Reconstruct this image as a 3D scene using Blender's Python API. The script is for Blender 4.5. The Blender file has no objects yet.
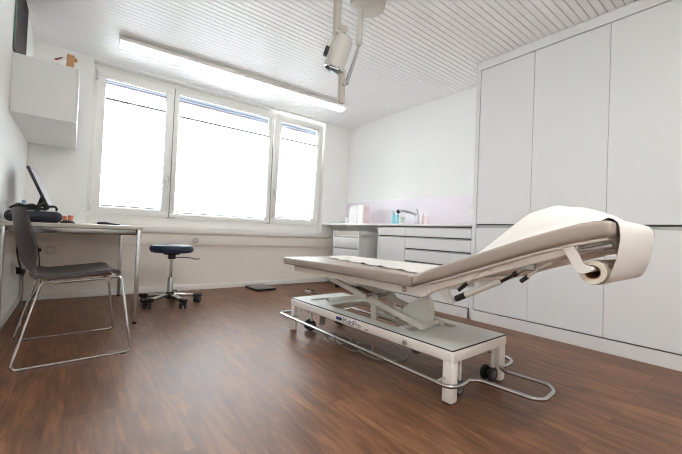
import bpy, bmesh, math, random
from mathutils import Vector, Matrix
random.seed(7)
sc = bpy.context.scene
COL = sc.collection
R = math.radians

# ------------------------------------------------------------------ dimensions of the room (metres)
AX, BX, DY, HZ = -0.377, 3.443, 4.328, 2.440      # left wall, right wall, window wall, ceiling
XC = 2.983                                        # front plane of the fitted cabinets
YR = -2.1                                         # wall behind the camera
FY = DY + 0.09                                    # plane of the window frames

# ------------------------------------------------------------------ materials
def mat(name, rgb, rough=0.5, metal=0.0, var=0.03, scale=12.0, bump=0.0, spec=0.5, trans=0.0, coat=0.0):
    m = bpy.data.materials.new(name); m.use_nodes = True
    nt = m.node_tree; b = nt.nodes['Principled BSDF']
    tc = nt.nodes.new('ShaderNodeTexCoord')
    nz = nt.nodes.new('ShaderNodeTexNoise'); nz.inputs['Scale'].default_value = scale; nz.inputs['Detail'].default_value = 4
    nt.links.new(tc.outputs['Object'], nz.inputs['Vector'])
    mr = nt.nodes.new('ShaderNodeMapRange')
    mr.inputs['To Min'].default_value = 1 - var; mr.inputs['To Max'].default_value = 1 + var
    nt.links.new(nz.outputs['Fac'], mr.inputs['Value'])
    mx = nt.nodes.new('ShaderNodeVectorMath'); mx.operation = 'SCALE'
    mx.inputs[0].default_value = rgb
    nt.links.new(mr.outputs['Result'], mx.inputs['Scale'])
    nt.links.new(mx.outputs['Vector'], b.inputs['Base Color'])
    b.inputs['Roughness'].default_value = rough; b.inputs['Metallic'].default_value = metal
    b.inputs['Specular IOR Level'].default_value = spec
    b.inputs['Transmission Weight'].default_value = trans
    b.inputs['Coat Weight'].default_value = coat
    if bump:
        bp = nt.nodes.new('ShaderNodeBump'); bp.inputs['Strength'].default_value = bump; bp.inputs['Distance'].default_value = 0.002
        n2 = nt.nodes.new('ShaderNodeTexNoise'); n2.inputs['Scale'].default_value = scale * 12
        nt.links.new(tc.outputs['Object'], n2.inputs['Vector'])
        nt.links.new(n2.outputs['Fac'], bp.inputs['Height']); nt.links.new(bp.outputs['Normal'], b.inputs['Normal'])
    return m

def srgb(r, g, b):
    f = lambda c: (c / 255 / 12.92) if c / 255 <= 0.04045 else ((c / 255 + 0.055) / 1.055) ** 2.4
    return (f(r), f(g), f(b))

M = {}
M['wall'] = mat('white_plaster', srgb(246, 246, 244), 0.9, var=0.01, bump=0.05)
M['wall_low'] = mat('warm_white_plaster', srgb(247, 240, 231), 0.9, var=0.01, bump=0.05)
M['slat'] = mat('white_lacquer_slat', srgb(246, 246, 245), 0.35, var=0.01)
M['void'] = mat('dark_ceiling_void', srgb(120, 118, 114), 0.9)
M['base'] = mat('white_skirting', srgb(246, 244, 240), 0.45, var=0.01)
M['frame'] = mat('white_window_plastic', srgb(244, 243, 239), 0.35, var=0.01)
M['seal'] = mat('grey_seal', srgb(120, 120, 118), 0.6)
M['rail_grey'] = mat('grey_blind_rail', srgb(160, 162, 164), 0.4)
M['front'] = mat('white_melamine', srgb(223, 223, 222), 0.42, var=0.006, spec=0.4)
M['carcass'] = mat('gap_shade_carcass', srgb(150, 150, 148), 0.5, var=0.01)  # bodies greyed so door gaps look dark: gap shade put into the colour
M['channel'] = mat('grey_aluminium_channel', srgb(176, 174, 170), 0.45, metal=0.3)
M['groove_shade'] = mat('painted_groove_shade', srgb(70, 68, 66), 0.8)  # dark colour standing in for shade under the grip edges
M['plinth'] = mat('light_grey_plinth', srgb(222, 220, 219), 0.5)
M['splash'] = mat('pale_lilac_panel', srgb(240, 231, 239), 0.25, var=0.01)
M['worktop'] = mat('white_worktop', srgb(240, 238, 234), 0.35, var=0.01)
M['chrome'] = mat('chrome', (0.64, 0.64, 0.64), 0.12, metal=1.0, var=0.01)
M['rail'] = mat('polished_tube', (0.50, 0.50, 0.50), 0.22, metal=1.0, var=0.02)
M['steel'] = mat('satin_steel', (0.48, 0.475, 0.47), 0.30, metal=1.0, var=0.03)
M['apron'] = mat('dark_chrome', (0.26, 0.25, 0.24), 0.25, metal=1.0, var=0.05)
M['alu'] = mat('brushed_aluminium', (0.66, 0.65, 0.63), 0.34, metal=0.9, var=0.03)
M['black'] = mat('black_plastic', srgb(28, 27, 27), 0.45)
M['rubber'] = mat('dark_rubber', srgb(42, 42, 44), 0.7)
M['wheel_hub'] = mat('grey_hub', srgb(96, 96, 98), 0.5)
M['desk'] = mat('pale_desk_laminate', srgb(196, 188, 178), 0.4, var=0.03)
M['chair'] = mat('grey_brown_shell', srgb(58, 51, 50), 0.38, var=0.05, bump=0.06)
M['ply'] = mat('plywood_underside', srgb(160, 118, 84), 0.5, var=0.12, scale=30)
M['navy'] = mat('navy_fabric', srgb(34, 37, 48), 0.65, var=0.08, scale=40, bump=0.2)
M['seat_blue'] = mat('dark_blue_vinyl', srgb(40, 54, 78), 0.42, var=0.05, scale=25)
M['couch_white'] = mat('cream_white_powder_coat', srgb(240, 235, 228), 0.38, var=0.01)
M['couch_grey'] = mat('pale_grey_panel', srgb(218, 221, 215), 0.45, var=0.02)
M['couch_arm'] = mat('silver_grey_coat', srgb(218, 216, 209), 0.36, var=0.02)
M['taupe'] = mat('taupe_vinyl', srgb(164, 151, 140), 0.40, var=0.04, scale=18, bump=0.04)
M['paper'] = mat('white_crepe_paper', srgb(226, 221, 214), 0.9, var=0.015, scale=30, bump=0.3)
M['roll_end'] = mat('wound_paper_edge', srgb(226, 216, 198), 0.9, var=0.05, scale=60)
M['pillow'] = mat('white_pillowcase', srgb(242, 234, 226), 0.85, var=0.02, scale=14, bump=0.15)
M['ink'] = mat('grey_violet_ink', srgb(96, 92, 112), 0.6)
M['ink_blue'] = mat('navy_blue_ink', srgb(34, 48, 110), 0.5)
M['lamp'] = mat('beige_grey_enamel', srgb(206, 203, 196), 0.35, var=0.02)
M['lamp_beige'] = mat('beige_tube', srgb(196, 190, 178), 0.4, var=0.02)
M['mirror'] = mat('lamp_reflector', (0.75, 0.82, 0.86), 0.08, metal=1.0)
M['cyan'] = mat('pale_cyan_plastic', srgb(170, 224, 234), 0.3)
M['clear'] = mat('frosted_plastic', srgb(222, 232, 226), 0.35)
M['pinkish'] = mat('pale_pink_plastic', srgb(238, 218, 222), 0.35)
M['box_white'] = mat('white_card', srgb(246, 244, 241), 0.6)
M['orange'] = mat('orange_clay', srgb(220, 138, 104), 0.6, var=0.08)
M['wood'] = mat('tan_wood', srgb(208, 158, 112), 0.5, var=0.15, scale=35)
M['red_brown'] = mat('red_brown_cap', srgb(150, 78, 58), 0.5)
M['screen'] = mat('grey_glossy_screen', srgb(188, 187, 190), 0.25)
M['scale_glass'] = mat('grey_scale_platform', srgb(116, 113, 110), 0.35)
M['cable_grey'] = mat('grey_cable', srgb(150, 146, 140), 0.5)
M['socket'] = mat('white_socket', srgb(226, 220, 212), 0.4)
M['green_edge'] = mat('green_glass_edge', srgb(96, 122, 112), 0.3)
M['blueprint'] = mat('pale_blue_plastic', srgb(150, 175, 215), 0.4)

# picture print: dark field, mauve blotch, greyer strip
def picture_mat():
    m = bpy.data.materials.new('framed_print'); m.use_nodes = True
    nt = m.node_tree; b = nt.nodes['Principled BSDF']
    tc = nt.nodes.new('ShaderNodeTexCoord')
    nz = nt.nodes.new('ShaderNodeTexNoise'); nz.inputs['Scale'].default_value = 4.5; nz.inputs['Detail'].default_value = 5
    nt.links.new(tc.outputs['Object'], nz.inputs['Vector'])
    cr = nt.nodes.new('ShaderNodeValToRGB')
    cr.color_ramp.elements[0].position = 0.40; cr.color_ramp.elements[0].color = (*srgb(28, 26, 30), 1)
    cr.color_ramp.elements[1].position = 0.72; cr.color_ramp.elements[1].color = (*srgb(84, 50, 56), 1)
    nt.links.new(nz.outputs['Fac'], cr.inputs['Fac'])
    nt.links.new(cr.outputs['Color'], b.inputs['Base Color'])
    b.inputs['Roughness'].default_value = 0.6; b.inputs['Specular IOR Level'].default_value = 0.15
    return m
M['print'] = picture_mat()

def floor_mat():
    m = bpy.data.materials.new('walnut_vinyl_planks'); m.use_nodes = True
    nt = m.node_tree; b = nt.nodes['Principled BSDF']; N = nt.nodes.new; Lk = nt.links.new
    tc = N('ShaderNodeTexCoord')
    mp = N('ShaderNodeMapping'); mp.inputs['Rotation'].default_value = (0, 0, R(90))
    Lk(tc.outputs['Object'], mp.inputs['Vector'])
    br = N('ShaderNodeTexBrick')
    br.inputs['Scale'].default_value = 1.0; br.inputs['Brick Width'].default_value = 1.22; br.inputs['Row Height'].default_value = 0.18
    br.inputs['Mortar Size'].default_value = 0.0011; br.inputs['Mortar Smooth'].default_value = 0.3
    br.inputs['Color1'].default_value = (0, 0, 0, 1); br.inputs['Color2'].default_value = (1, 1, 1, 1); br.inputs['Mortar'].default_value = (0.5, 0.5, 0.5, 1)
    br.offset = 0.37
    Lk(mp.outputs['Vector'], br.inputs['Vector'])
    # grain: noise stretched along the planks, shifted from plank to plank
    mp2 = N('ShaderNodeMapping'); mp2.inputs['Scale'].default_value = (42, 4.2, 1)
    sh = N('ShaderNodeVectorMath'); sh.operation = 'MULTIPLY_ADD'
    Lk(br.outputs['Color'], sh.inputs[0]); sh.inputs[1].default_value = (3.1, 7.7, 0)
    Lk(tc.outputs['Object'], sh.inputs[2]); Lk(sh.outputs['Vector'], mp2.inputs['Vector'])
    g1 = N('ShaderNodeTexNoise'); g1.inputs['Scale'].default_value = 1.0; g1.inputs['Detail'].default_value = 7; g1.inputs['Roughness'].default_value = 0.62; g1.inputs['Distortion'].default_value = 0.8
    Lk(mp2.outputs['Vector'], g1.inputs['Vector'])
    mp3 = N('ShaderNodeMapping'); mp3.inputs['Scale'].default_value = (11, 1.7, 1)
    Lk(sh.outputs['Vector'], mp3.inputs['Vector'])
    g2 = N('ShaderNodeTexNoise'); g2.inputs['Scale'].default_value = 1.0; g2.inputs['Detail'].default_value = 3; g2.inputs['Distortion'].default_value = 1.6
    Lk(mp3.outputs['Vector'], g2.inputs['Vector'])
    ad = N('ShaderNodeMath'); ad.operation = 'MULTIPLY_ADD'; ad.inputs[1].default_value = 0.55
    Lk(g1.outputs['Fac'], ad.inputs[0])
    ad2 = N('ShaderNodeMath'); ad2.operation = 'MULTIPLY'; ad2.inputs[1].default_value = 0.45; Lk(g2.outputs['Fac'], ad2.inputs[0]); Lk(ad2.outputs[0], ad.inputs[2])
    ad3 = N('ShaderNodeMath'); ad3.operation = 'MULTIPLY_ADD'; ad3.inputs[1].default_value = 0.07
    sx = N('ShaderNodeSeparateColor'); Lk(br.outputs['Color'], sx.inputs['Color']); Lk(sx.outputs['Red'], ad3.inputs[0]); Lk(ad.outputs[0], ad3.inputs[2])
    cr = N('ShaderNodeValToRGB'); e = cr.color_ramp.elements
    e[0].position = 0.30; e[0].color = (*srgb(66, 44, 30), 1)
    e[1].position = 0.74; e[1].color = (*srgb(151, 108, 78), 1)
    k = e.new(0.52); k.color = (*srgb(107, 72, 50), 1)
    Lk(ad3.outputs[0], cr.inputs['Fac'])
    dk = N('ShaderNodeMix'); dk.data_type = 'RGBA'; dk.blend_type = 'MULTIPLY'
    dk.inputs['B'].default_value = (0.55, 0.5, 0.48, 1)
    Lk(br.outputs['Fac'], dk.inputs['Factor']); Lk(cr.outputs['Color'], dk.inputs['A'])
    Lk(dk.outputs['Result'], b.inputs['Base Color'])
    rr = N('ShaderNodeMapRange'); rr.inputs['To Min'].default_value = 0.34; rr.inputs['To Max'].default_value = 0.50
    Lk(g1.outputs['Fac'], rr.inputs['Value']); Lk(rr.outputs['Result'], b.inputs['Roughness'])
    bp = N('ShaderNodeBump'); bp.inputs['Strength'].default_value = 0.25; bp.inputs['Distance'].default_value = 0.0012
    Lk(g1.outputs['Fac'], bp.inputs['Height']); Lk(bp.outputs['Normal'], b.inputs['Normal'])
    b.inputs['Specular IOR Level'].default_value = 0.38
    return m
M['floor'] = floor_mat()

def glass_mat():
    m = bpy.data.materials.new('window_glass'); m.use_nodes = True
    nt = m.node_tree; nt.nodes.clear(); N = nt.nodes.new; Lk = nt.links.new
    out = N('ShaderNodeOutputMaterial'); mx = N('ShaderNodeMixShader'); tr = N('ShaderNodeBsdfTransparent'); gl = N('ShaderNodeBsdfGlossy')
    tr.inputs['Color'].default_value = (0.95, 0.97, 0.97, 1); gl.inputs['Roughness'].default_value = 0.02
    fr = N('ShaderNodeFresnel'); fr.inputs['IOR'].default_value = 1.45
    Lk(fr.outputs['Fac'], mx.inputs['Fac']); Lk(tr.outputs[0], mx.inputs[1]); Lk(gl.outputs[0], mx.inputs[2]); Lk(mx.outputs[0], out.inputs['Surface'])
    return m
M['glass'] = glass_mat()

def blind_mat():
    m = bpy.data.materials.new('sheer_white_pleated_fabric'); m.use_nodes = True
    nt = m.node_tree; nt.nodes.clear(); N = nt.nodes.new; Lk = nt.links.new
    out = N('ShaderNodeOutputMaterial'); mx = N('ShaderNodeMixShader'); mx2 = N('ShaderNodeMixShader')
    tr = N('ShaderNodeBsdfTransparent'); tr.inputs['Color'].default_value = (0.97, 0.985, 1, 1)
    tl = N('ShaderNodeBsdfTranslucent'); tl.inputs['Color'].default_value = (0.93, 0.95, 0.97, 1)
    df = N('ShaderNodeBsdfDiffuse'); df.inputs['Color'].default_value = (0.9, 0.91, 0.92, 1)
    nz = N('ShaderNodeTexNoise'); nz.inputs['Scale'].default_value = 60
    mr = N('ShaderNodeMapRange'); mr.inputs['To Min'].default_value = 0.42; mr.inputs['To Max'].default_value = 0.5
    Lk(nz.outputs['Fac'], mr.inputs['Value']); Lk(mr.outputs['Result'], mx.inputs['Fac'])
    mx2.inputs['Fac'].default_value = 0.35
    Lk(tl.outputs[0], mx2.inputs[1]); Lk(df.outputs[0], mx2.inputs[2])
    Lk(tr.outputs[0], mx.inputs[1]); Lk(mx2.outputs[0], mx.inputs[2]); Lk(mx.outputs[0], out.inputs['Surface'])
    return m
M['blind'] = blind_mat()

def glow_mat(name, rgb, strength):
    m = bpy.data.materials.new(name); m.use_nodes = True
    b = m.node_tree.nodes['Principled BSDF']
    b.inputs['Base Color'].default_value = (0.9, 0.9, 0.9, 1); b.inputs['Roughness'].default_value = 0.4
    b.inputs['Emission Color'].default_value = (*rgb, 1); b.inputs['Emission Strength'].default_value = strength
    return m
M['tube_glow'] = glow_mat('lit_fluorescent_diffuser', (1.0, 1.0, 0.99), 2.4)
M['fill_glow'] = glow_mat('added_fill_diffuser', (0.98, 0.99, 1.0), 48.0)  # strong glow, only for the added fill fixture

# ------------------------------------------------------------------ mesh helpers
class MB:
    def __init__(self): self.bm = bmesh.new()
    def _grab(self, f):
        old = set(self.bm.verts); f(); return [v for v in self.bm.verts if v not in old]
    def box(self, lo, hi, bev=0.0, seg=2, mtx=None):
        lo, hi = Vector(lo), Vector(hi); c = (lo + hi) / 2; d = hi - lo
        r = bmesh.ops.create_cube(self.bm, size=1.0); vs = r['verts']
        for v in vs: v.co = Vector((v.co.x * d.x, v.co.y * d.y, v.co.z * d.z)) + c
        if bev:
            es = list({e for v in vs for e in v.link_edges})
            rb = bmesh.ops.bevel(self.bm, geom=es, offset=bev, segments=seg, profile=0.5, affect='EDGES', clamp_overlap=True)
            vs = list({v for f in rb['faces'] for v in f.verts} | {v for v in vs if v.is_valid})
        if mtx is not None:
            done = set(); todo = list(vs)
            # walk the whole island
            stack = [v for v in todo if v.is_valid]
            while stack:
                v = stack.pop()
                if v in done: continue
                done.add(v)
                for e in v.link_edges: stack.append(e.other_vert(v))
            for v in done: v.co = mtx @ v.co
        return self
    def prism(self, poly, axis, a, b, bev=0.0, seg=2, ang=30):
        """polygon of 2-D points extruded along axis ('x': points are (y,z); 'y': (x,z); 'z': (x,y))"""
        def P(p, t):
            return Vector((t, p[0], p[1])) if axis == 'x' else Vector((p[0], t, p[1])) if axis == 'y' else Vector((p[0], p[1], t))
        n = len(poly)
        A = [self.bm.verts.new(P(p, a)) for p in poly]; B = [self.bm.verts.new(P(p, b)) for p in poly]
        fs = [self.bm.faces.new(A), self.bm.faces.new(B[::-1])]
        for i in range(n): fs.append(self.bm.faces.new((A[i], B[i], B[(i + 1) % n], A[(i + 1) % n])))
        bmesh.ops.recalc_face_normals(self.bm, faces=fs)
        if bev:
            es = list({e for f in fs for e in f.edges})
            es = [e for e in es if len(e.link_faces) == 2 and e.calc_face_angle(0) > R(ang)]
            bmesh.ops.bevel(self.bm, geom=es, offset=bev, segments=seg, profile=0.5, affect='EDGES', clamp_overlap=True)
        return self
    def tube(self, pts, r, n=10, fillet=0.0, closed=False, fs=5, cap=True):
        pts = [Vector(p) for p in pts]
        if fillet:
            q = []; m = len(pts)
            for i, p in enumerate(pts):
                if not closed and i in (0, m - 1): q.append(p); continue
                a, b = pts[i - 1], pts[(i + 1) % m]
                u, v = (a - p), (b - p)
                f = min(fillet, u.length * 0.45, v.length * 0.45)
                s, e = p + u.normalized() * f, p + v.normalized() * f
                for k in range(fs + 1):
                    t = k / fs; q.append(s * (1 - t) ** 2 + p * 2 * t * (1 - t) + e * t * t)
            pts = q
        m = len(pts)
        def tan(i):
            if closed: d = pts[(i + 1) % m] - pts[i - 1]
            else: d = pts[min(i + 1, m - 1)] - pts[max(i - 1, 0)]
            return d.normalized()
        t0 = tan(0); up = Vector((0, 0, 1)) if abs(t0.z) < 0.9 else Vector((1, 0, 0))
        nrm = (up - t0 * up.dot(t0)).normalized(); rings = []
        for i in range(m):
            t = tan(i); nrm = (nrm - t * nrm.dot(t)).normalized(); bn = t.cross(nrm)
            rr = r[i] if isinstance(r, (list, tuple)) else r
            rings.append([self.bm.verts.new(pts[i] + (nrm * math.cos(2 * math.pi * k / n) + bn * math.sin(2 * math.pi * k / n)) * rr) for k in range(n)])
        for i in range(m if closed else m - 1):
            A, B = rings[i], rings[(i + 1) % m]
            off = 0
            if closed and i == m - 1:
                off = min(range(n), key=lambda o: (A[0].co - B[o].co).length)
            for k in range(n): self.bm.faces.new((A[k], A[(k + 1) % n], B[(k + 1 + off) % n], B[(k + off) % n]))
        if cap and not closed: self.bm.faces.new(rings[0][::-1]); self.bm.faces.new(rings[-1])
        return self
    def lathe(self, prof, org=(0, 0, 0), axis=(0, 0, 1), n=28):
        """profile of (radius, height) turned about axis through org; radius 0 closes"""
        org = Vector(org); ax = Vector(axis).normalized()
        u = Vector((1, 0, 0)) if abs(ax.x) < 0.9 else Vector((0, 1, 0)); u = (u - ax * u.dot(ax)).normalized(); w = ax.cross(u)
        rings = []
        for r, h in prof:
            if r < 1e-6: rings.append([self.bm.verts.new(org + ax * h)])
            else: rings.append([self.bm.verts.new(org + ax * h + (u * math.cos(2 * math.pi * k / n) + w * math.sin(2 * math.pi * k / n)) * r) for k in range(n)])
        for A, B in zip(rings, rings[1:]):
            for k in range(n):
                k2 = (k + 1) % n
                if len(A) == 1 and len(B) == 1: continue
                if len(A) == 1: self.bm.faces.new((A[0], B[k2], B[k]))
                elif len(B) == 1: self.bm.faces.new((A[k], A[k2], B[0]))
                else: self.bm.faces.new((A[k], A[k2], B[k2], B[k]))
        return self
    def grid(self, f, nu, nv, thick=0.0):
        """surface f(u,v) for u,v in 0..1; with thickness becomes a closed shell"""
        V = [[self.bm.verts.new(Vector(f(i / nu, j / nv))) for j in range(nv + 1)] for i in range(nu + 1)]
        fs = [self.bm.faces.new((V[i][j], V[i + 1][j], V[i + 1][j + 1], V[i][j + 1])) for i in range(nu) for j in range(nv)]
        if thick:
            bmesh.ops.recalc_face_normals(self.bm, faces=fs)
            bmesh.ops.solidify(self.bm, geom=fs, thickness=thick)
        return self
    def move(self, mtx):
        bmesh.ops.transform(self.bm, matrix=mtx, verts=self.bm.verts); return self

def mat_of(o):
    return Matrix.Translation(o.location) @ o.rotation_euler.to_matrix().to_4x4()
def absolute(o):
    m = mat_of(o)
    while o.parent: o = o.parent; m = mat_of(o) @ m
    return m

def obj(name, mb, m, parent=None, world=False, angle=35, recalc=True):
    """link a mesh; with world=True the coordinates are world ones and are brought into the parent's frame"""
    bm = mb.bm
    if recalc: bmesh.ops.recalc_face_normals(bm, faces=bm.faces)
    if world and parent is not None: bmesh.ops.transform(bm, matrix=absolute(parent).inverted(), verts=bm.verts)
    me = bpy.data.meshes.new(name); bm.to_mesh(me); bm.free()
    for mm in (m if isinstance(m, (list, tuple)) else [m]): me.materials.append(mm if not isinstance(mm, str) else M[mm])
    for p in me.polygons: p.use_smooth = True
    me.set_sharp_from_angle(angle=R(angle))
    o = bpy.data.objects.new(name, me); COL.objects.link(o)
    if parent is not None: o.parent = parent
    return o

def tag(o, label=None, cat=None, group=None, kind=None):
    if label: o['label'] = label
    if cat: o['category'] = cat
    if group: o['group'] = group
    if kind: o['kind'] = kind
    return o

def thing(name, label, cat, loc=(0, 0, 0), rotz=0.0, group=None, kind=None):
    o = bpy.data.objects.new(name, None); COL.objects.link(o); o.empty_display_size = 0.1
    o.location = loc; o.rotation_euler = (0, 0, rotz)
    return tag(o, label, cat, group, kind)

def single(name, mb, m, label, cat, group=None, kind=None, loc=None, angle=35):
    """a thing that is one mesh; its origin is put at loc"""
    if loc is not None: mb.move(Matrix.Translation(-Vector(loc)))
    o = obj(name, mb, m, angle=angle)
    if loc is not None: o.location = loc
    return tag(o, label, cat, group, kind)

def struct(name, mb, m, label, cat=None):
    o = obj(name, mb, m); return tag(o, label, cat, kind='structure')

# ------------------------------------------------------------------ THE ROOM
struct('floor', MB().box((AX - 0.1, YR - 0.1, -0.06), (BX + 0.1, DY + 0.25, 0)), 'floor', 'brown walnut-look plank vinyl floor', 'floor')
# slatted ceiling: lacquered boards with open joints under a dark void
mb = MB()
p = 0.0518; y = 1.222 + p * 60 + 0.0025
while y > YR:
    y0, y1 = y - p + 0.0055, y
    if y0 < DY - 0.001:
        mb.prism([(max(y0, YR), HZ + 0.012), (max(y0, YR), HZ + 0.0015), (max(y0, YR) + 0.0015, HZ), (min(y1, DY) - 0.0015, HZ), (min(y1, DY), HZ + 0.0015), (min(y1, DY), HZ + 0.012)], 'x', AX, BX)
    y -= p
ce = struct('ceiling', mb, 'slat', 'white slatted ceiling of narrow boards with dark joints', 'ceiling')
o = obj('ceiling_backing', MB().box((AX - 0.1, YR - 0.1, HZ + 0.014), (BX + 0.1, DY + 0.25, HZ + 0.07)), 'void', ce)
struct('wall_left', MB().box((AX - 0.12, YR - 0.1, 0), (AX, DY + 0.25, HZ + 0.07)), 'wall', 'white plastered wall beside the desk', 'wall')
struct('wall_right', MB().box((BX, YR - 0.1, 0), (BX + 0.12, DY + 0.25, HZ + 0.07)), 'wall', 'white plastered wall behind the cabinets', 'wall')
struct('wall_rear', MB().box((AX, YR - 0.12, 0), (BX, YR, HZ + 0.07)), 'wall', 'white plastered wall behind the viewer', 'wall')
# window wall with its opening
WX0, WX1, WZ0, WZ1 = 0.084, 2.968, 0.742, 2.415
mb = MB()
mb.box((AX, DY, WZ0), (WX0, DY + 0.24, HZ + 0.07))
mb.box((WX1, DY, WZ0), (BX, DY + 0.24, HZ + 0.07))
mb.box((WX0, DY, WZ1), (WX1, DY + 0.24, HZ + 0.07))
ww = struct('wall_window', mb, 'wall', 'white wall around and below the wide window', 'wall')
obj('parapet', MB().box((AX, DY, 0.0), (BX, DY + 0.24, WZ0)), 'wall_low', ww)
# skirtings
struct('baseboard_window', MB().box((AX, DY - 0.014, 0), (BX, DY, 0.065), 0.003), 'base', 'white skirting under the window', 'skirting')
struct('baseboard_left', MB().box((AX, YR, 0), (AX + 0.014, DY - 0.014, 0.065), 0.003), 'base', 'white skirting along the desk wall', 'skirting')
# sill board and trunking along the window wall
struct('trim_1', MB().box((AX, DY - 0.055, 0.672), (BX, DY + 0.03, 0.742), 0.004), 'base', 'white window sill board running wall to wall', 'sill')
struct('trim_2', MB().box((AX, DY - 0.035, 0.534), (BX, DY, 0.655), 0.004), 'wall_low', 'cream cable trunking below the window sill', 'trunking')

# ------------------------------------------------------------------ THE WINDOW: fixed frame, three sashes
win = thing('window_1', 'wide white three-part window above the sill', 'window', (WX0, FY, WZ0 + 0.05), kind='structure')
mb = MB(); y0, y1 = FY, FY + 0.075
ZB, ZT = 0.80, 2.415
mb.box((WX0, y0, ZB - 0.058), (WX1, y1, ZB + 0.072), 0.004)
mb.box((WX0, y0, ZT - 0.055), (WX1, y1, ZT), 0.004)
for xa, xb in ((WX0, WX0 + 0.055), (WX1 - 0.06, WX1), (0.82, 0.90), (2.105, 2.172)):
    mb.box((xa, y0, ZB + 0.0722), (xb, y1, ZT - 0.0552), 0.004)
obj('window_frame', mb, 'frame', win, world=True)

def sash(x0, x1, z0, z1, w, tilt=0.0, handle=None, hinges=None):
    """one sash: frame, glass, handle; tilted in about its bottom edge"""
    mt = Matrix.Translation((0, FY - 0.004, z0)) @ Matrix.Rotation(R(tilt), 4, 'X') @ Matrix.Translation((0, -FY + 0.004, -z0))
    a, b = FY - 0.018, FY + 0.045
    mb = MB()
    mb.box((x0, a, z0), (x1, b, z0 + w), 0.005).box((x0, a, z1 - w), (x1, b, z1), 0.005)
    mb.box((x0, a, z0 + w + 0.0002), (x0 + w, b, z1 - w - 0.0002), 0.003).box((x1 - w, a, z0 + w + 0.0002), (x1, b, z1 - w - 0.0002), 0.003)
    s = obj('sash', mb.move(mt), 'frame', win, world=True)
    g = MB().box((x0 + w - 0.01, FY + 0.012, z0 + w - 0.01), (x1 - w + 0.01, FY + 0.018, z1 - w + 0.01))
    obj('pane', g.move(mt), 'glass', s, world=True)
    gs = MB(); t = 0.004; q0, q1, q2, q3 = x0 + w, x1 - w, z0 + w, z1 - w
    gs.box((q0, FY - 0.0, q2), (q0 + t, FY + 0.011, q3)).box((q1 - t, FY, q2), (q1, FY + 0.011, q3)).box((q0, FY, q2), (q1, FY + 0.011, q2 + t)).box((q0, FY, q3 - t), (q1, FY + 0.011, q3))
    obj('seal', gs.move(mt), 'seal', s, world=True)
    if handle:
        hx, hz = handle
        h = MB(); yy = FY - 0.018
        h.box((hx - 0.014, yy - 0.008, hz - 0.05), (hx + 0.014, yy, hz + 0.03), 0.004)
        h.tube([(hx, yy - 0.002, hz), (hx, yy - 0.038, hz), (hx, yy - 0.040, hz - 0.115)], 0.008, fillet=0.014)
        obj('window_handle', h.move(mt), 'alu', s, world=True)
    for (px, pz) in (hinges or []):
        h = MB(); h.box((px - 0.010, FY - 0.034, pz - 0.045), (px + 0.010, FY - 0.012, pz + 0.045), 0.004)
        obj('hinge_cover', h.move(mt), 'alu', s, world=True)
    return mt, (x0 + w, x1 - w, z0 + w, z1 - w)
S1 = sash(0.115, 0.858, 0.845, 2.365, 0.078, handle=(0.824, 1.30), hinges=[(0.115, 0.93), (0.118, 2.29)])
S2 = sash(0.866, 2.135, 0.845, 2.365, 0.050, hinges=[])
S3 = sash(2.145, 2.930, 0.845, 2.365, 0.078, tilt=3.1, handle=(2.184, 1.29))
for xa, xb in ((0.8585, 0.8655), (2.1355, 2.1445)):
    obj('sash_gap_shade', MB().box((xa, FY - 0.012, 0.846), (xb, FY - 0.0005, 2.364)), 'seal', win, world=True)  # dark strips filling the sash gaps, standing in for their shade
# small grey corner bearings on the frame
mb = MB().box((0.842, FY - 0.03, 0.842), (0.866, FY - 0.008, 0.856), 0.003).box((0.858, FY - 0.026, 0.842), (0.935, FY - 0.016, 0.850), 0.003)
mb.box((2.09, FY - 0.03, 0.842), (2.145, FY - 0.01, 0.853), 0.003)
obj('corner_bearing', mb, 'steel', win, world=True)

def pleated_blind(S, label, ztop, m0=0.006):
    mt, (x0, x1, z0, z1) = S
    base = mt @ Vector(((x0 + x1) / 2, FY - 0.012, z0))
    b = thing('pleated_blind', label, 'blind', base, group='pleated blinds in the window sashes')
    n = 2 * int((ztop - z0 - 0.03) / 0.018)
    f = lambda u, v: (x0 + m0 + u * (x1 - x0 - 2 * m0), FY - 0.0085 + (0.0035 if round(v * n) % 2 else -0.0035), z0 + 0.018 + v * (ztop - z0 - 0.018))
    obj('fabric', MB().grid(f, 1, n).move(mt), 'blind', b, world=True, angle=10, recalc=False)
    obj('bottom_rail', MB().box((x0 + m0, FY - 0.016, z0 + 0.006), (x1 - m0, FY - 0.002, z0 + 0.024), 0.003).move(mt), 'rail_grey', b, world=True)
    obj('top_rail', MB().box((x0 + m0, FY - 0.016, ztop - 0.006), (x1 - m0, FY - 0.002, ztop + 0.017), 0.003).move(mt), 'rail_grey', b, world=True)
    return b
pleated_blind(S1, 'white pleated blind on the window sash beside the desk', 2.065)
pleated_blind(S2, 'widest white pleated blind, on the middle window sash', 2.045)
pleated_blind(S3, 'white pleated blind on the tilted-open window sash', 2.045)

# raised outside blind packed under the lintel
ext = thing('exterior_blind', 'raised grey slatted blind with reddish bottom bar outside the window', 'blind', (1.5, FY + 0.22, 2.28))
M['ext_slat'] = mat('blue_grey_slat', srgb(104, 112, 130), 0.5); M['ext_pink'] = mat('red_bottom_bar', srgb(205, 168, 168), 0.5)
for k in range(4):
    obj('slat', MB().box((0.02, FY + 0.19, 2.305 + k * 0.032), (3.05, FY + 0.26, 2.318 + k * 0.032), 0.003), 'ext_slat', ext, world=True)
obj('bottom_bar', MB().box((0.02, FY + 0.19, 2.268), (3.05, FY + 0.26, 2.296), 0.004), 'ext_pink', ext, world=True)
obj('guide_rail', MB().box((3.01, FY + 0.19, 0.7), (3.05, FY + 0.26, 2.26), 0.004), 'ext_slat', ext, world=True)

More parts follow.
